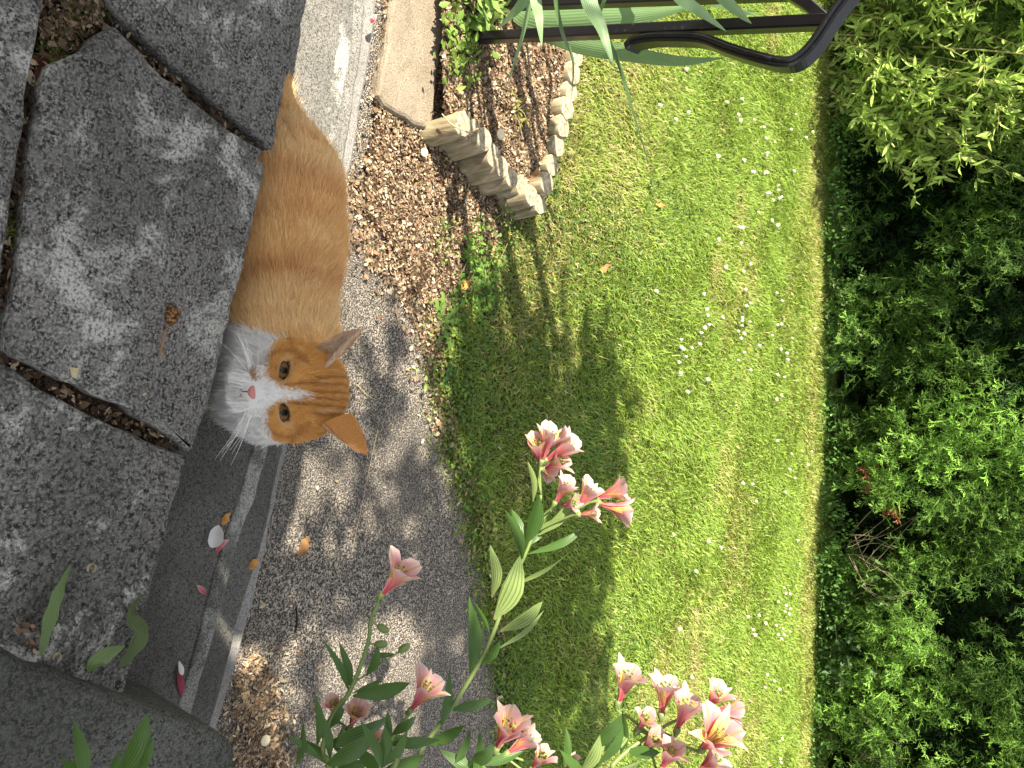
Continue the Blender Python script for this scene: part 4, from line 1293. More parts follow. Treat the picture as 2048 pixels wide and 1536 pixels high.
mesh_np("rib", *tube(scp + np.array([0, -.017, 0]), .0034, 6), M_metal, rail)
s2 = spline([on_y(x, y, YR + .02) for x, y in [(1650, 40), (1618, 12), (1580, -12), (1500, -60)]], 14)
mesh_np("brace", *square_bar(s2, .008, .012), M_metal, rail, smooth=False)

# ------------------------------------------------------------------ iris
iris = thing("iris_plant", "iris with long sword leaves arching in front of the black rail", "plant", (-.98, 1.0, 0.03))
def iris_leaf(pts, w, mat, roll=0.0, fold=.15, root=(-.98, 1.0, .03)):
    P = [np.array(root) + np.random.default_rng(int(w * 1e5) + len(pts)).normal(size=3) * [.04, .04, 0]] + [np.asarray(p) for p in pts]
    C = spline(P, 34)
    t = np.linspace(0, 1, 34)
    W = w * np.clip(np.minimum(.75 + .5 * t, (1 - t) / .45), 0, 1) ** .8 * .5
    T = nrm(np.gradient(C, axis=0)); view = nrm(CAM - C)
    S = nrm(np.cross(T, view)); Nv = np.cross(S, T)
    S = S * math.cos(roll) + Nv * math.sin(roll)
    V, F, uv = blade(C, W, S, fold, 5)
    mesh_np("leaf", V, F, mat, iris, uv=uv)
def ip(x, y, Y): return on_y(x, y, Y)
iris_leaf([ip(1150, -170, .92), ip(1075, -40, .94), ip(1040, 12, .95), ip(993, 60, .97)], .024, M_iris)
iris_leaf([ip(1120, -170, .93), ip(1074, -30, .95), ip(1079, 40, .95), ip(1084, 94, .96)], .020, M_iris, .3)
iris_leaf([ip(1140, -150, .96), ip(1112, -30, .97), ip(1124, 60, .99), ip(1146, 120, 1.0), ip(1143, 203, 1.02)], .011, M_iris_dark, .9)
iris_leaf([ip(1200, -170, .93), ip(1176, -20, .95), ip(1205, 60, .96), ip(1229, 138, .97)], .024, M_iris, .2)
iris_leaf([ip(1110, -130, .97), ip(1066, -10, .99), ip(1040, 90, 1.01), ip(1004, 198, 1.04)], .0095, M_iris, .5)
iris_leaf([ip(1010, -40, 1.20), ip(1060, 34, 1.20), ip(1200, 36, 1.22), ip(1300, 28, 1.24), ip(1392, 10, 1.26)], .046, M_iris, .2, .25)
iris_leaf([ip(1000, 0, 1.24), ip(1120, 78, 1.22), ip(1250, 106, 1.21), ip(1360, 122, 1.20), ip(1450, 116, 1.2)], .030, M_iris, .1, .2)
iris_leaf([ip(1310, -140, .98), ip(1352, -20, .99), ip(1405, 25, 1.0), ip(1454, 64, 1.01)], .020, M_iris, .4)
iris_leaf([ip(1370, -120, .98), ip(1436, -20, 1.0), ip(1474, 22, 1.0), ip(1504, 48, 1.0)], .018, M_iris, .2)
iris_leaf([ip(1180, -90, 1.0), ip(1200, 40, 1.03), ip(1236, 122, 1.06), ip(1268, 230, 1.1), ip(1299, 334, 1.14)], .0085, M_iris_dark, .7)
iris_leaf([ip(1180, -160, 1.2), ip(1300, -40, 1.2), ip(1420, 2, 1.22), ip(1530, 36, 1.25)], .022, M_iris, .2)

# ------------------------------------------------------------------ pink lilies
def make_petals():
    out = {}
    for key, wmax, n, flare, cross in (('petal', .225, 11, .42, 5), ('inner_petal', .115, 9, .30, 3)):
        t = np.linspace(0, 1, n)
        a = t * (1.0 - .10 * t ** 2); rad = .035 + flare * t ** 2.1
        C = np.stack([rad, np.zeros(n), a], 1)
        if key == 'petal':
            W = wmax * np.interp(t, [0, .2, .45, .7, .85, .95, 1], [.16, .32, .66, 1.0, 1.0, .78, .30])
        else:
            W = wmax * np.interp(t, [0, .2, .5, .75, .92, 1], [.3, .5, .85, 1.0, .6, .08])
        out[key] = blade(C, W, (0, 1, 0), 0.0, cross, curl=.35 if key == 'petal' else .5)
    return out
PET = make_petals()
pet_cache = {}
def pet_mesh(key, var):
    if (key, var) not in pet_cache:
        V, F, uv = PET[key]
        rr = np.random.default_rng(var * 7 + (3 if key == 'petal' else 0))
        V = V.copy()
        V[:, 0] += .05 * np.sin(V[:, 2] * 5 + rr.random() * 6) * V[:, 2] + (rr.random() - .4) * .30 * V[:, 2] ** 2
        V[:, 1] += (rr.random() - .5) * .16 * V[:, 2] ** 2
        V[:, 0] += .03 * np.sin(V[:, 1] * 30 + rr.random() * 6) * V[:, 2] ** 2
        me = bpy.data.meshes.new(key)
        me.from_pydata(V.tolist(), [], F.tolist()); me.update()
        me.polygons.foreach_set('use_smooth', np.ones(len(F), bool))
        ul = me.uv_layers.new(name='UVMap'); ul.data.foreach_set('uv', uv[F.ravel()].astype(np.float32).ravel())
        me.materials.append(M_petal if key == 'petal' else M_petal_in)
        pet_cache[(key, var)] = me
    return pet_cache[(key, var)]
lr = np.random.default_rng(61)
def flower(parent, stem_at, bx, by, tx, ty, d, dtip=-.012, scale=1.0, phase=None, openness=1.0):
    base, tip = at_d(bx, by, d), at_d(tx, ty, d + dtip)
    ax = nrm(tip - base); L = np.linalg.norm(tip - base) * .95 * scale
    x0 = nrm(np.cross(ax, [0.2, 1, 0.1])); y0 = np.cross(ax, x0)
    acc = Acc()
    C = spline([stem_at, (stem_at + base) / 2 + np.array([0, 0, -.004]), base - ax * .006, base + ax * .004], 9)
    acc.add(*tube(C, np.array([.0013] * 6 + [.0022, .0036, .0030]), 6))
    for q in range(5):
        a = q * 1.25 + .4
        rd = math.cos(a) * x0 + math.sin(a) * y0
        e = base + ax * L * .80 + rd * L * .10
        acc.add(*tube(spline([base, base + ax * L * .4 + rd * L * .05, e], 5), .0004, 4))
        acc.add(*ellipsoid(e, (.0010, .0010, .0018), 6, 4))
    fl_ = acc.build("flower", M_stem, parent)
    ph = lr.random() * 2.1 if phase is None else phase
    for q in range(6):
        key = 'petal' if q % 2 == 0 else 'inner_petal'
        a = ph + q * math.pi / 3 + lr.normal() * .08
        rd = math.cos(a) * x0 + math.sin(a) * y0
        tg = np.cross(ax, rd)
        o = bpy.data.objects.new(key, pet_mesh(key, int(lr.integers(0, 6))))
        COL.objects.link(o); o.parent = fl_
        s_ = L * (.95 + .14 * lr.random())
        op = openness * (.85 + .3 * lr.random())
        m = Matrix.Identity(4)
        bp = base - ORIG[fl_]
        for i in range(3):
            m[i][0] = rd[i] * s_ * op; m[i][1] = tg[i] * s_; m[i][2] = ax[i] * s_; m[i][3] = bp[i]
        o.matrix_basis = m
    return fl_

def lily(label, px, depths, leaves=(), flowers=(), buds=(), root=None, rad=(.0032, .0018)):
    """px: stem from the top down, photo pixels with their distance; ends at a root in the bed to the right"""
    d = np.interp(np.linspace(0, 1, len(px)), np.linspace(0, 1, len(depths)), depths)
    pts = [at_d(x, y, q) for (x, y), q in zip(px, d)]
    root = np.array(root if root is not None else (.80 + .1 * lr.random(), .55 + .15 * lr.random(), 0.0))
    t = thing("pink_lily", label, "lily", root, "pink lilies in the bed right of the steps")
    C = spline(pts + [(pts[-1] * .35 + root * .65) + np.array([0, 0, .10]), root], 46)
    acc = Acc(); acc.add(*tube(C, np.linspace(rad[1], rad[0], 46), 7)); acc.build("stem", M_stem, t)
    cx_, cy_, cw_ = proj(C)
    def near(x, y):
        i = int(np.argmin((cx_ - x) ** 2 + (cy_ - y) ** 2)); return C[i], cw_[i]
    for lf in leaves:
        bx, by, tx, ty, w = lf[:5]
        mat = lf[5] if len(lf) > 5 else M_leaf
        roll = lf[6] if len(lf) > 6 else lr.normal() * .45
        a, da = near(bx, by)
        p0 = at_d(bx, by, da); p2 = at_d(tx, ty, da + (lf[7] if len(lf) > 7 else lr.normal() * .015))
        ln_ = np.linalg.norm(p2 - p0)
        p1 = (p0 + p2) / 2 + np.array([0, 0, ln_ * (.06 + .06 * lr.random())])
        LC = spline([p0, p1, p2], 13); tt = np.linspace(0, 1, 13)
        W = w / FPX * da * .5 * np.interp(tt, [0, .08, .3, .5, .75, .92, 1], [.12, .3, .88, 1, .70, .28, .02])
        T = nrm(np.gradient(LC, axis=0)); vw = nrm(CAM - LC); S = nrm(np.cross(T, vw)); Nv = np.cross(S, T)
        S = S * math.cos(roll) + Nv * math.sin(roll)
        tw = (tt * lr.normal() * .5)[:, None]
        S = S * np.cos(tw) + np.cross(T, S) * np.sin(tw)
        V, F, uv = blade(LC, W, S, .22, 5)
        mesh_np("leaf", V, F, mat, t, uv=uv)
    for f in flowers:
        sx_, sy_ = f[0]
        a, da = near(sx_, sy_)
        flower(t, a, *f[1:5], da + (f[5] if len(f) > 5 else lr.normal() * .012), *(f[6:] if len(f) > 6 else ()))
    for (sx_, sy_, bx, by) in buds:
        a, da = near(sx_, sy_); e = at_d(bx, by, da)
        ax = nrm(e - a)
        acc = Acc(); acc.add(*tube(spline([a, (a + e) / 2, e], 6), .0009, 5))
        x0 = nrm(np.cross(ax, [0, 1, .2])); R_ = np.stack([x0, np.cross(ax, x0), ax])
        acc.add(*ellipsoid(e + ax * .005, (.0042, .0042, .0072), 9, 7, R_)); acc.build("bud", M_stem, t)
    return t
PL = M_leaf_pale
lily("tallest pink lily with two blossom clusters over the lawn's near edge",
     [(1082, 990), (1068, 1060), (1050, 1110), (1018, 1180), (985, 1270), (950, 1340), (900, 1420), (845, 1495), (790, 1570)], [.89, .88, .87, .85],
     leaves=[(988, 1239, 1040, 1112, 44, PL, .2), (983, 1195, 980, 1090, 24, PL, .5), (940, 1347, 938, 1190, 30), (881, 1460, 899, 1342, 24), (980, 1273, 949, 1205, 12), (999, 1263, 1085, 1203, 26, PL, .3), (992, 1300, 1088, 1221, 12, PL), (1030, 1170, 1147, 1098, 17, PL, .5), (1055, 1108, 1168, 1058, 18, M_leaf, .6), (1051, 1088, 1078, 988, 32, M_leaf, .2), (1042, 1090, 1023, 1018, 24), (1066, 1003, 1054, 920, 14, PL, .5), (1078, 1070, 1158, 984, 22, PL, .4), (1045, 1120, 1010, 1020, 20), (900, 1420, 985, 1400, 24), (960, 1330, 1000, 1280, 20), (850, 1490, 930, 1450, 26), (1060, 1090, 1094, 1030, 20)],
     flowers=[((1082, 990), 1083, 925, 1112, 846, -.004, -.014), ((1082, 990), 1090, 922, 1156, 872, 0, -.01), ((1082, 990), 1086, 938, 1138, 914, .01, -.02), ((1082, 990), 1077, 928, 1076, 872, .004, -.02, 1.1), ((1082, 990), 1084, 940, 1104, 944, .0, .03),
              ((1068, 1060), 1108, 1008, 1143, 955, -.012, -.01), ((1068, 1060), 1150, 1020, 1194, 966, -.004, -.01), ((1068, 1060), 1192, 998, 1262, 974, -.01, -.006), ((1068, 1060), 1195, 1006, 1274, 1028, -.018, -.008), ((1068, 1060), 1155, 1030, 1204, 1026, -.02, -.01), ((1068, 1060), 1118, 1012, 1160, 1004, .0, -.02)],
     root=(.72, .60, 0.0))
lily("small pink lily with one nodding flower and three buds over the path",
     [(757, 1205), (742, 1240), (735, 1290), (702, 1378), (660, 1440), (645, 1500), (630, 1580)], [.80, .79, .77],
     leaves=[(699, 1384, 645, 1278, 14), (702, 1378, 678, 1283, 18), (705, 1392, 820, 1366, 32), (708, 1385, 764, 1355, 16), (731, 1352, 757, 1293, 18), (738, 1310, 790, 1308, 12), (634, 1492, 629, 1388, 20), (592, 1530, 606, 1443, 20), (647, 1494, 785, 1430, 38), (650, 1533, 750, 1468, 38), (640, 1520, 575, 1470, 22), (655, 1460, 690, 1400, 16)],
     flowers=[((757, 1205), 762, 1192, 812, 1128, .0, -.012, 1.12, .6)], buds=[(742, 1245, 757, 1252), (735, 1290, 752, 1288), (712, 1362, 800, 1302)], root=(.78, .52, 0.0))
lily("pink lily with a single flower above dark leaves beside the path",
     [(818, 1428), (795, 1462), (775, 1495), (760, 1560)], [.77, .75, .74],
     leaves=[(773, 1475, 836, 1490, 24), (783, 1470, 832, 1432, 24), (770, 1500, 775, 1420, 18), (780, 1490, 880, 1480, 28), (765, 1530, 770, 1450, 26), (765, 1540, 850, 1510, 30), (760, 1545, 700, 1490, 26), (765, 1535, 815, 1460, 20), (765, 1540, 720, 1440, 20)],
     flowers=[((818, 1428), 820, 1422, 868, 1358, 0, -.01, 1.08, .4)], root=(.74, .55, 0.0))
lily("short pink lily with two small flowers half hidden by leaves",
     [(690, 1452), (672, 1490), (650, 1560)], [.80, .78],
     leaves=[(668, 1495, 720, 1470, 22), (655, 1530, 610, 1480, 22), (660, 1520, 640, 1420, 18), (655, 1540, 740, 1520, 32), (660, 1530, 690, 1500, 22)],
     flowers=[((690, 1452), 674, 1440, 664, 1392, .01, -.01), ((690, 1452), 699, 1458, 720, 1408, 0, -.015), ((690, 1452), 724, 1500, 764, 1478, .02, -.02)], root=(.8, .5, 0.0))
lily("pink lily with a cream and pink cluster at the path's right edge",
     [(985, 1505), (965, 1530), (940, 1590)], [.74, .72],
     leaves=[(935, 1533, 985, 1487, 32), (909, 1536, 941, 1456, 22), (950, 1545, 880, 1500, 26), (960, 1530, 1050, 1500, 22), (945, 1560, 960, 1460, 20)],
     flowers=[((985, 1505), 992, 1500, 1028, 1432, -.01, -.016, 1.1), ((985, 1505), 998, 1490, 1050, 1440, .0, -.01), ((985, 1505), 1012, 1508, 1076, 1462, -.005, .0, 1.05), ((985, 1505), 1062, 1540, 1096, 1500, .0), ((985, 1505), 1132, 1545, 1152, 1502, .01, .0, .9)], root=(.62, .52, 0.0))
lily("large pink lily cluster with yellow throat against the bright lawn",
     [(1300, 1470), (1262, 1496), (1225, 1530), (1180, 1590)], [.70, .69, .68],
     leaves=[(1186, 1494, 1243, 1430, 34), (1190, 1500, 1262, 1452, 34, PL, .3), (1196, 1530, 1246, 1448, 22), (1250, 1500, 1320, 1505, 24), (1128, 1540, 1131, 1452, 16), (1160, 1545, 1200, 1470, 26, PL, .4), (1180, 1560, 1290, 1520, 22, PL), (1240, 1510, 1244, 1420, 18), (1170, 1560, 1120, 1500, 22)],
     flowers=[((1300, 1470), 1236, 1408, 1262, 1330, .01, -.01, 1.05), ((1300, 1470), 1322, 1432, 1334, 1356, 0, -.006, 1.1), ((1300, 1470), 1352, 1462, 1382, 1388, -.006, -.01, 1.05), ((1300, 1470), 1412, 1420, 1448, 1374, -.01, -.01), ((1300, 1470), 1418, 1420, 1492, 1426, -.012, -.004), ((1300, 1470), 1402, 1498, 1454, 1460, -.03, -.030, 1.1, .3, 1.35), ((1300, 1470), 1275, 1462, 1300, 1424, .0), ((1300, 1470), 1282, 1502, 1322, 1468, -.004), ((1300, 1470), 1322, 1540, 1348, 1492, -.02, -.01, 1.15), ((1300, 1470), 1392, 1545, 1452, 1506, -.02, -.01)], root=(.50, .50, 0.0))
# young shoots in front of the concrete block
lily("young lily shoot with two upright leaves in front of the concrete block",
     [(200, 1545), (160, 1600)], [.62, .60], leaves=[(168, 1560, 146, 1438, 34, M_leaf, .2), (230, 1560, 296, 1428, 44, M_leaf, .2), (250, 1555, 308, 1478, 22, M_leaf, .4), (190, 1560, 120, 1520, 26), (210, 1560, 240, 1500, 18)], root=(.55, .30, 0.335))
# ------------------------------------------------------------------ clover heads in the lawn
def zs(lst, ox, oy, s): return [(ox + a / s, oy + b / s) for a, b in lst]
heads = zs([(710, 40), (1020, 28), (860, 55), (1185, 118), (920, 138), (1015, 140), (1085, 250), (1025, 260), (1085, 290), (840, 468), (862, 478), (1070, 465), (1040, 425), (715, 560), (860, 575), (765, 722), (915, 697), (878, 750), (888, 848), (625, 880), (1085, 888), (1112, 918), (915, 945), (878, 960), (640, 1010), (655, 1020), (740, 1008), (635, 1075), (655, 1070), (868, 1025), (866, 1050), (862, 1078), (905, 1062), (1078, 1085), (1110, 1065), (1048, 1132), (600, 1120), (845, 1125), (880, 1125), (855, 1158), (485, 1165), (490, 1222), (495, 1245), (515, 1265), (475, 1285), (560, 1220), (598, 1200), (968, 1218), (880, 1252), (1100, 1225), (1130, 1245), (1145, 1275), (1172, 1155), (1310, 1090), (845, 1298), (480, 1365), (912, 1358), (635, 1422), (548, 1465), (1075, 1385), (1125, 1405), (1105, 1500), (1075, 1525), (335, 845), (1428, 215), (955, 380)], 1200, 300, 3.072)
heads += zs([(1697, 222), (1170, 238), (1243, 270), (1715, 365), (1100, 408), (1630, 497), (1660, 537), (1632, 552), (1628, 598), (1590, 588), (1465, 658), (1408, 675), (1514, 690), (1645, 660), (1655, 632), (1625, 628), (1575, 715), (1612, 738), (1655, 747), (1612, 765), (1578, 772), (1600, 808), (1440, 728), (1455, 755), (1010, 735), (1525, 1000), (1510, 1075), (1590, 1070), (1562, 1030), (1605, 1365), (1600, 1475), (1598, 1500), (1205, 1012), (1078, 990), (990, 178)], 1000, 1000, 2.866)
heads += zs([(1740, 665), (1815, 698), (1845, 680), (1665, 740), (1360, 800), (1615, 790), (1755, 860), (1615, 885), (1475, 575), (1487, 618), (1555, 618), (1600, 660), (1770, 600), (1610, 715), (1540, 885), (1190, 355), (1210, 565), (1620, 985), (1670, 970), (1675, 1010), (1645, 1025), (1635, 1125), (1660, 1155), (1467, 1157), (1490, 1160), (1730, 425), (1405, 525), (1485, 492), (1050, 555), (1135, 598)], 900, 0, 2.56)
heads += [(1480, 967), (1500, 970), (1568, 985), (1580, 905), (1585, 955), (1550, 880), (1613, 930), (1575, 935), (1620, 905), (1508, 1000)]
r = np.random.default_rng(71)
protos = []
def clover_head(seed):
    rr = np.random.default_rng(seed); acc = Acc()
    acc.add(*ellipsoid((0, 0, .034), (.0072, .0072, .0062), 8, 6), col=(.62, .63, .45))
    for q in range(26):
        d = nrm(rr.normal(size=3) + [0, 0, .55]); p = np.array([0, 0, .034]) + d * .0062
        s_ = nrm(np.cross(d, rr.normal(size=3)))
        acc.add(np.array([p - s_ * .0014, p + s_ * .0014, p + d * .0042 + s_ * .0006]), [[0, 1, 2]], col=(.70, .70, .55) if d[2] > -.1 else (.45, .42, .25))
    acc.add(*tube(np.array([[0, 0, -.01], [.002, 0, .012], [0, 0, .031]]), .0009, 4), col=(.12, .20, .05))
    return acc
for i, (x, y) in enumerate(heads):
    p = on_z(x, y, .035); p[2] = lawn_z(p[0], p[1]) - .004
    lab = "small round white clover head standing in the sunlit lawn"; grp = "white clover heads in the lawn"
    if i < 4:
        o = clover_head(i).build("clover_flower", M_daisy); o.location = Vector(p); protos.append(o)
    else:
        o = copy_obj(protos[i % 4], loc=p)
    o.rotation_euler = (r.normal() * .2, r.normal() * .2, r.random() * 6)
    s_ = .52 + .36 * r.random(); o.scale = (s_, s_, .8 + .2 * r.random())
    tag(o, lab, "clover flower", grp)

# ------------------------------------------------------------------ fallen leaves, petals and bits
def lay_leaf(name, label, cat, px, z, w, mat, lift=(.002, .006, .003), fold=.2, roll=0.0, group=None, cross=5, wave=0.0, parent=None, curl=0.0):
    P = [on_z(x, y, z + l) for (x, y), l in zip(px, lift)]
    C = spline(P, 17); t = np.linspace(0, 1, 17)
    dpt = proj(C)[2].mean()
    W = w / FPX * dpt * .5 * np.interp(t, [0, .1, .35, .65, .9, 1], [.15, .6, 1, .85, .35, .04]) * (1 + .12 * np.sin(t * 23) * (wave > 0))
    T = nrm(np.gradient(C, axis=0)); S = nrm(np.cross(T, [0, 0, 1.0])); N = np.cross(S, T)
    S = S * np.cos(roll + wave * np.sin(t * 5))[:, None] + N * np.sin(roll + wave * np.sin(t * 5))[:, None]
    V, F, uv = blade(C, W, S, fold, cross, curl)
    V[:, 2] = np.maximum(V[:, 2], z + .0006)
    o = mesh_np(name, V, F, mat, parent, uv=uv, col=np.tile([.30, .16, .07], (len(V), 1)))
    return tag(o, label, cat, group) if label else o
M_fleaf = leaf_mat("fallen_green_leaf", (.10, .165, .045), (.14, .20, .07), (.07, .12, .03), 5, .2, .5)
M_ochre = leaf_mat("fallen_dark_leaf", (.035, .062, .012), (.06, .10, .02), (.10, .11, .03), 5, .2, .5)
lay_leaf("fallen_leaf", "long narrow torn green leaf lying on the slab right of the joint", "leaf", [(82, 1312), (100, 1240), (120, 1180), (142, 1128)], Z_SLAB, 26, M_fleaf, (.001, .006, .008, .002), wave=.25)
t = thing("fallen_leaf", "twisted green leaf with a drying half, on the slab near the concrete block", "leaf", on_z(235, 1280, Z_SLAB))
lay_leaf("leaf_blade", None, None, [(178, 1344), (205, 1318), (250, 1292)], Z_SLAB, 40, M_fleaf, (.001, .010, .006), parent=t)
lay_leaf("leaf_blade", None, None, [(238, 1336), (268, 1300), (284, 1262), (262, 1230), (284, 1186)], Z_SLAB, 30, M_ochre, (.001, .008, .016, .012, .002), roll=.2, wave=.35, parent=t)
# white petals
t = thing("fallen_petals", "white and pink fallen lily petals on the step below the slab's edge", "petals", on_z(432, 1072, Z_A))
lay_leaf("petal", None, None, [(428, 1095), (432, 1070), (437, 1050)], Z_A, 30, M_pwhite, (.001, .012, .010), fold=-.2, roll=.5, parent=t, curl=-.3)
lay_leaf("petal", None, None, [(432, 1106), (446, 1088), (458, 1080)], Z_A, 14, M_petal, (.001, .006, .004), parent=t)
lay_leaf("fallen_petal", "tiny pink petal sliver alone on the shaded step", "petal", [(412, 1188), (402, 1178), (394, 1170)], Z_A, 11, M_petal, (.001, .003, .001))
k = Mat("wine_petal", .5, .3); k.base((.30, .035, .06)); k.translucent((.4, .06, .08), .3); M_wine = k.m
t = thing("fallen_petal", "curled wine red and white petal on the step near the block", "petal", on_z(362, 1358, Z_A))
lay_leaf("outer_side", None, None, [(366, 1396), (362, 1360), (358, 1328)], Z_A, 15, M_wine, (.001, .005, .003), parent=t)
lay_leaf("inner_side", None, None, [(366, 1350), (363, 1338), (358, 1322)], Z_A, 12, M_pwhite, (.006, .009, .006), parent=t)
lay_leaf("fallen_petal", "white cupped petal on the sunlit edging at the far left", "petal", [(742, 46), (747, 36), (754, 28)], Z_B, 12, M_petal, (.001, .005, .002), roll=.5)
k = Mat("brown_leaf", .8, .2); kn = k.noise(120, 3); k.base(k.mix(kn, (.16, .075, .03), (.40, .23, .10))); M_brown = k.m
k = Mat("orange_leaf", .7, .2); k.base(k.mix(k.noise(120, 3), (.38, .15, .04), (.58, .32, .10))); M_orange = k.m
lay_leaf("dry_leaf", "small orange dead leaf caught on the bottom step's dappled edge", "leaf", [(500, 1140), (508, 1128), (520, 1118)], Z_B, 18, M_orange, (.001, .006, .003), roll=.3, wave=.5)
lay_leaf("dry_leaf", "small brown leaf scrap beside the fallen white petals", "leaf", [(446, 1050), (454, 1036), (462, 1026)], Z_A, 16, M_orange, (.001, .005, .002), wave=.5)
lay_leaf("dry_leaf", "dark crumpled brown leaf on the path below the cat's chin side", "leaf", [(596, 1112), (610, 1090), (622, 1070)], 0.002, 22, M_brown, (.001, .010, .003), roll=.5, wave=.8)
lay_leaf("dry_leaf", "red brown leaf lying on the lawn above the path", "leaf", [(1200, 545), (1212, 536), (1224, 530)], 0.02, 14, M_brown, (.004, .012, .008), wave=.5)
lay_leaf("dry_leaf", "tan leaf on the lawn right of the log edging's corner", "leaf", [(1310, 405), (1322, 410), (1332, 412)], 0.02, 11, M_orange, (.004, .010, .008), wave=.5)
lay_leaf("dry_leaf", "curled brown leaf standing against the soil bed's log corner", "leaf", [(1062, 368), (1075, 345), (1090, 352)], Z_BED, 20, M_brown, (.004, .016, .012), roll=.6, wave=.6)
lay_leaf("dry_leaf", "pale brown leaf in the verge between path and lawn", "leaf", [(918, 575), (932, 570), (944, 560)], 0.012, 16, M_orange, (.002, .010, .006), roll=.3, wave=.4)
# dried seed head
t = thing("dried_seed_head", "dried brown seed head with a thin stalk on the middle slab", "seed head", on_z(338, 650, Z_SLAB))
acc = Acc(); acc.add(*tube(spline([on_z(x, y, Z_SLAB + l) for x, y, l in [(318, 712, .002), (326, 685, .004), (331, 662, .005), (343, 650, .006)]], 12), np.linspace(.0011, .0008, 12), 5)); acc.build("stalk", M_brown, t)
acc = Acc(); hc0 = on_z(344, 632, Z_SLAB + .007); ax = nrm(on_z(348, 612, Z_SLAB + .007) - hc0); b_ = nrm(np.cross(ax, [0, 0, 1])); R_ = np.stack([b_, np.cross(b_, ax), ax])
acc.add(*ellipsoid(hc0, (.0068, .0062, .0095), 10, 8, R_))
for q in range(9):
    d = nrm(ax * .9 + b_ * math.cos(q * .7) * .8 + np.array([0, 0, math.sin(q * .7) * .6]))
    acc.add(*tube(np.array([hc0 + d * .006, hc0 + d * .013 + ax * .002]), np.array([.0009, .0004]), 4))
k = Mat("seed_husk", .8, .2); k.base(k.ramp(k.noise(330, 3, .7), [(.4, (.03, .014, .006)), (.52, (.14, .06, .02)), (.66, (.38, .22, .09))])); M_husk = k.m
acc.build("head", M_husk, t)
k = Mat("straw", .8, .2); k.base(k.mix(k.noise(200, 2), (.36, .29, .16), (.55, .47, .30))); M_straw = k.m
p = [on_z(138, 734, Z_SLAB + .001), on_z(156, 736, Z_SLAB + .001), on_z(152, 757, Z_SLAB + .001), on_z(143, 754, Z_SLAB + .001)]
V = np.array(p + [q + [0, 0, .002] for q in p]); F = [[0, 1, 2, 3], [7, 6, 5, 4], [0, 4, 5, 1], [1, 5, 6, 2], [2, 6, 7, 3], [3, 7, 4, 0]]
tag(mesh_np("straw_chip", V, F, M_straw, smooth=False), "flat straw coloured chip on the middle slab near the joint", "chip")
def ring(label, x, y, rpx):
    c = on_z(x, y, Z_SLAB + .002); d = proj(c)[2]; R_ = rpx / FPX * d
    th = np.linspace(.3, 5.8, 15); C = np.column_stack([c[0] + R_ * np.cos(th), c[1] + .8 * R_ * np.sin(th), c[2] + .002 * np.sin(th * .5)])
    V, F, uv = blade(C, np.full(15, .0022), (0, 0, 1), .1, 3)
    V[:, 2] = np.maximum(V[:, 2], Z_SLAB - .006)
    tag(mesh_np("curled_petal", V, F, M_straw, uv=uv), label, "petal")
ring("dried ring shaped petal curl on the slab above the narrow torn leaf", 182, 1136, 9)
ring("dried ring shaped petal curl close to the concrete block's edge", 113, 1313, 8)
dp = zpts([(28, 1230), (58, 1225), (88, 1285), (70, 1305), (35, 1275)], Z_SLAB)
litter("withered_petals", dp, 22, lambda x, y: np.full(len(x), Z_SLAB - .003), .002, .006, seed=41, lift=.004, pal=LIT[[0, 3, 4, 5, 1]])
litter("slab_crumbs", zpts([(40, 200), (300, 400), (420, 820), (300, 850), (60, 640)], Z_SLAB), 26, lambda x, y: np.full(len(x), Z_SLAB + .001), .0012, .0035, seed=42, lift=.001)
litter("path_crumbs", zpts([(600, 900), (640, 700), (760, 520), (860, 660), (960, 1100), (980, 1500), (560, 1500), (560, 1200)], 0.003), 500, lambda x, y: np.full(len(x), .003), .0015, .0048, seed=43, lift=.002, pal=LIT[[2, 6, 7, 3, 4, 1]] * np.array([.8, .85, .9]))
# pale seed discs
k = Mat("pale_disc", .7, .25); k.base(k.mix(k.noise(90, 3), (.58, .50, .30), (.74, .68, .48))); M_disc = k.m
def disc(label, x, y, z, rpx, tilt):
    c = on_z(x, y, z); R_ = rpx / FPX * proj(c)[2]; th = np.linspace(0, 2 * math.pi, 20, endpoint=False)
    n_ = nrm(np.array(tilt)); a = nrm(np.cross(n_, [0, 1, 0])); b = np.cross(n_, a)
    ringp = lambda rr, h: c + rr * (np.cos(th)[:, None] * a + .94 * np.sin(th)[:, None] * b) + n_ * h
    V = np.vstack([ringp(R_ * .98, -.001), ringp(R_, .0002), ringp(R_ * .85, .0016), ringp(R_ * .4, .0008)])
    F = [[i * 20 + j, i * 20 + (j + 1) % 20, (i + 1) * 20 + (j + 1) % 20, (i + 1) * 20 + j] for i in range(3) for j in range(20)] + [[60 + j for j in range(20)], [j for j in range(20)][::-1]]
    tag(mesh_np("seed_disc", V, F, M_disc), label, "seed disc")
disc("pale round seed disc on the bark chips inside the log edging", 1002, 269, Z_BED + .012, 11, (0, -.25, 1))
disc("pale round seed disc among swept leaves by the bottom step", 531, 1481, .016, 11, (-.1, -.2, 1))
disc("pale round seed disc on the dead leaves in front of the kerb stone", 849, 305, .020, 9, (.1, -.2, 1))
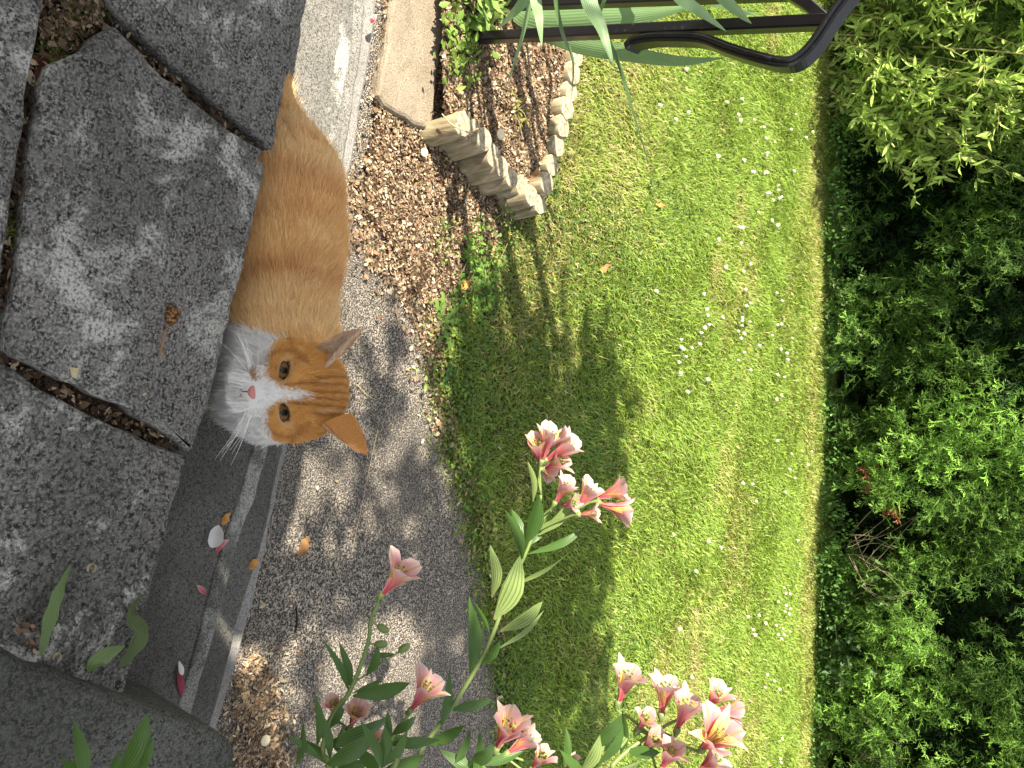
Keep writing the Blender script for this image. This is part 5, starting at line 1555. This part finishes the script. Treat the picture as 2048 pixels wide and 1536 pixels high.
# dry stalks
def stalk(label, px, z, rr=.0009):
    C = spline([on_z(x, y, z + .002) for x, y in px], 12)
    tag(mesh_np("dry_stalk", *tube(C, np.linspace(rr, rr * .5, 12), 4), M_straw), label, "stalk")
stalk("thin straw stalk across the path behind the cat's ears", [(712, 768), (735, 790), (752, 800)], 0.003)
stalk("long thin dry stalk lying along the path towards the small lily", [(756, 858), (742, 920), (726, 1000), (700, 1120)], 0.003, .0007)
stalk("bent dry stalk on the path near the lone brown leaf", [(668, 1130), (678, 1142), (682, 1160)], 0.003)
stalk("fine stalk curled on the shaded step by the block", [(422, 1228), (418, 1255), (400, 1268)], Z_A, .0006)
k = Mat("dark_twig", .9, .1); k.base((.025, .018, .012)); M_dtw = k.m
C = spline([on_z(592, 1215, .004), on_z(594, 1240, .004), on_z(591, 1262, .004)], 8)
tag(mesh_np("twig", *tube(C, .0017, 5), M_dtw), "short black twig on the path below the small lily", "twig")
C = spline([on_z(884, 228, Z_BED + .01), on_z(905, 250, Z_BED + .03), on_z(945, 268, Z_BED + .05)], 8)
tag(mesh_np("twig", *tube(C, .0014, 5), M_straw), "pale twig leaning on the left end of the log edging", "twig")

# ------------------------------------------------------------------ weeds of the verge and bed
def rosette(name, label, px, z, lens, ang, w, colr, toothed, seed, lift=.5, cat="weed"):
    rr = np.random.default_rng(seed); b = on_z(*px, z)
    t = thing(name, label, cat, b)
    for L, a in zip(lens, ang):
        d = np.array([math.cos(a), math.sin(a), 0])
        n_ = 17; tt = np.linspace(0, 1, n_)
        C = b + d * L * tt[:, None] + np.array([0, 0, 1]) * (L * lift * (tt - .75 * tt ** 2))[:, None]
        W = w * np.interp(tt, [0, .25, .7, .92, 1], [.12, .5, 1, .6, .05])
        if toothed: W = W * np.where(np.arange(n_) % 3 == 0, 1.35, .62)
        V, F, uv = blade(C, W, np.cross(d, [0, 0, 1.0]), .25, 3)
        mesh_np("leaf", V, F, M_weed, t, uv=uv, col=np.array(colr) * (.75 + .5 * rr.random()))
rosette("dandelion", "dandelion rosette with toothed leaves where the path meets the lawn", (880, 645), .008, [.085, .07, .06, .075, .05, .06], [1.2, .55, 2.3, 1.8, -2.6, 3.3], .010, (.17, .27, .06), True, 1)
rosette("dandelion", "darker dandelion in the shade of the verge above the first rosette", (905, 705), .010, [.07, .08, .06, .05, .06], [.9, 1.5, .3, 2.4, -.3], .012, (.07, .15, .05), True, 2)
rosette("dandelion", "dandelion leaves against the turf edge left of the first rosette", (945, 575), .012, [.06, .075, .055, .05], [.4, 1.3, 2.2, 2.9], .011, (.10, .21, .04), True, 3)
rosette("red_rosette", "tiny red leaved weed in the joint at the far left", (95, 135), Z_SLAB - .02, [.016, .018, .016, .014, .017, .015], [.3, 1.4, 2.5, 3.6, 4.6, 5.6], .005, (.16, .035, .03), False, 4, .6)
rosette("bed_weed", "small green weed behind the left end of the log edging", (912, 238), Z_BED - .01, [.035, .04, .03, .035], [.6, 1.8, 3.0, 4.2], .012, (.17, .29, .05), False, 5)
def small_weed(label, px, z, n, spread, size, colr, seed):
    rr = np.random.default_rng(seed); b = on_z(*px, z)
    t = thing("ground_weed", label, "weed", b)
    P = b + rr.normal(size=(n, 3)) * [spread, spread * .6, .004] + [0, 0, .010]
    P[:, 2] = z + .004 + .018 * rr.random(n)
    D = nrm(rr.normal(size=(n, 3)) * [1, 1, .35] + [0, 0, .25])
    V, F, c = leaf_mesh(P, D, size, .55, rr, colr, .35)
    mesh_np("foliage", V, F, M_weed, t, col=c, kind='stuff')
    acc = Acc()
    for q in range(7):
        p0 = b + rr.normal(size=3) * [spread * .3, spread * .2, 0]; p1 = P[rr.integers(0, n)]
        acc.add(*tube(spline([p0, (p0 + p1) / 2 + [0, 0, .008], p1], 5), .0007, 3))
    acc.build("stem", M_gtwig, t, kind='stuff')
small_weed("bright green small-leaved weed clump in the verge behind the cat's back", (940, 500), .01, 120, .040, .013, (.15, .28, .045), 1)
small_weed("bright weed clump on the turf edge beside the dandelions", (958, 585), .012, 130, .045, .013, (.13, .26, .04), 2)
small_weed("small weed clump at the foot of the log edging", (1000, 428), .01, 60, .025, .011, (.12, .22, .05), 3)
small_weed("weed tuft growing in the dead leaves by the log edging", (880, 470), .012, 60, .03, .010, (.16, .23, .06), 4)
small_weed("yellow green weed clump at the path's far edge under the tall lily", (968, 1070), .012, 110, .035, .012, (.24, .28, .07), 5)
small_weed("leafy ground cover behind the kerb stone under the rail", (915, 75), .05, 170, .045, .019, (.17, .28, .05), 6)
small_weed("taller light green weed at the far left behind the kerb stone", (960, 20), .06, 70, .035, .034, (.20, .32, .07), 7)
small_weed("yellowish moss-like weed on the bark inside the log edging", (1028, 222), Z_BED, 60, .022, .009, (.26, .25, .06), 8)
small_weed("low weed along the far log row at its lawn side", (1108, 250), .012, 120, .05, .012, (.11, .20, .04), 9)
small_weed("small weed clump on the verge between tall lily and path", (935, 780), .012, 80, .03, .012, (.12, .22, .04), 10)
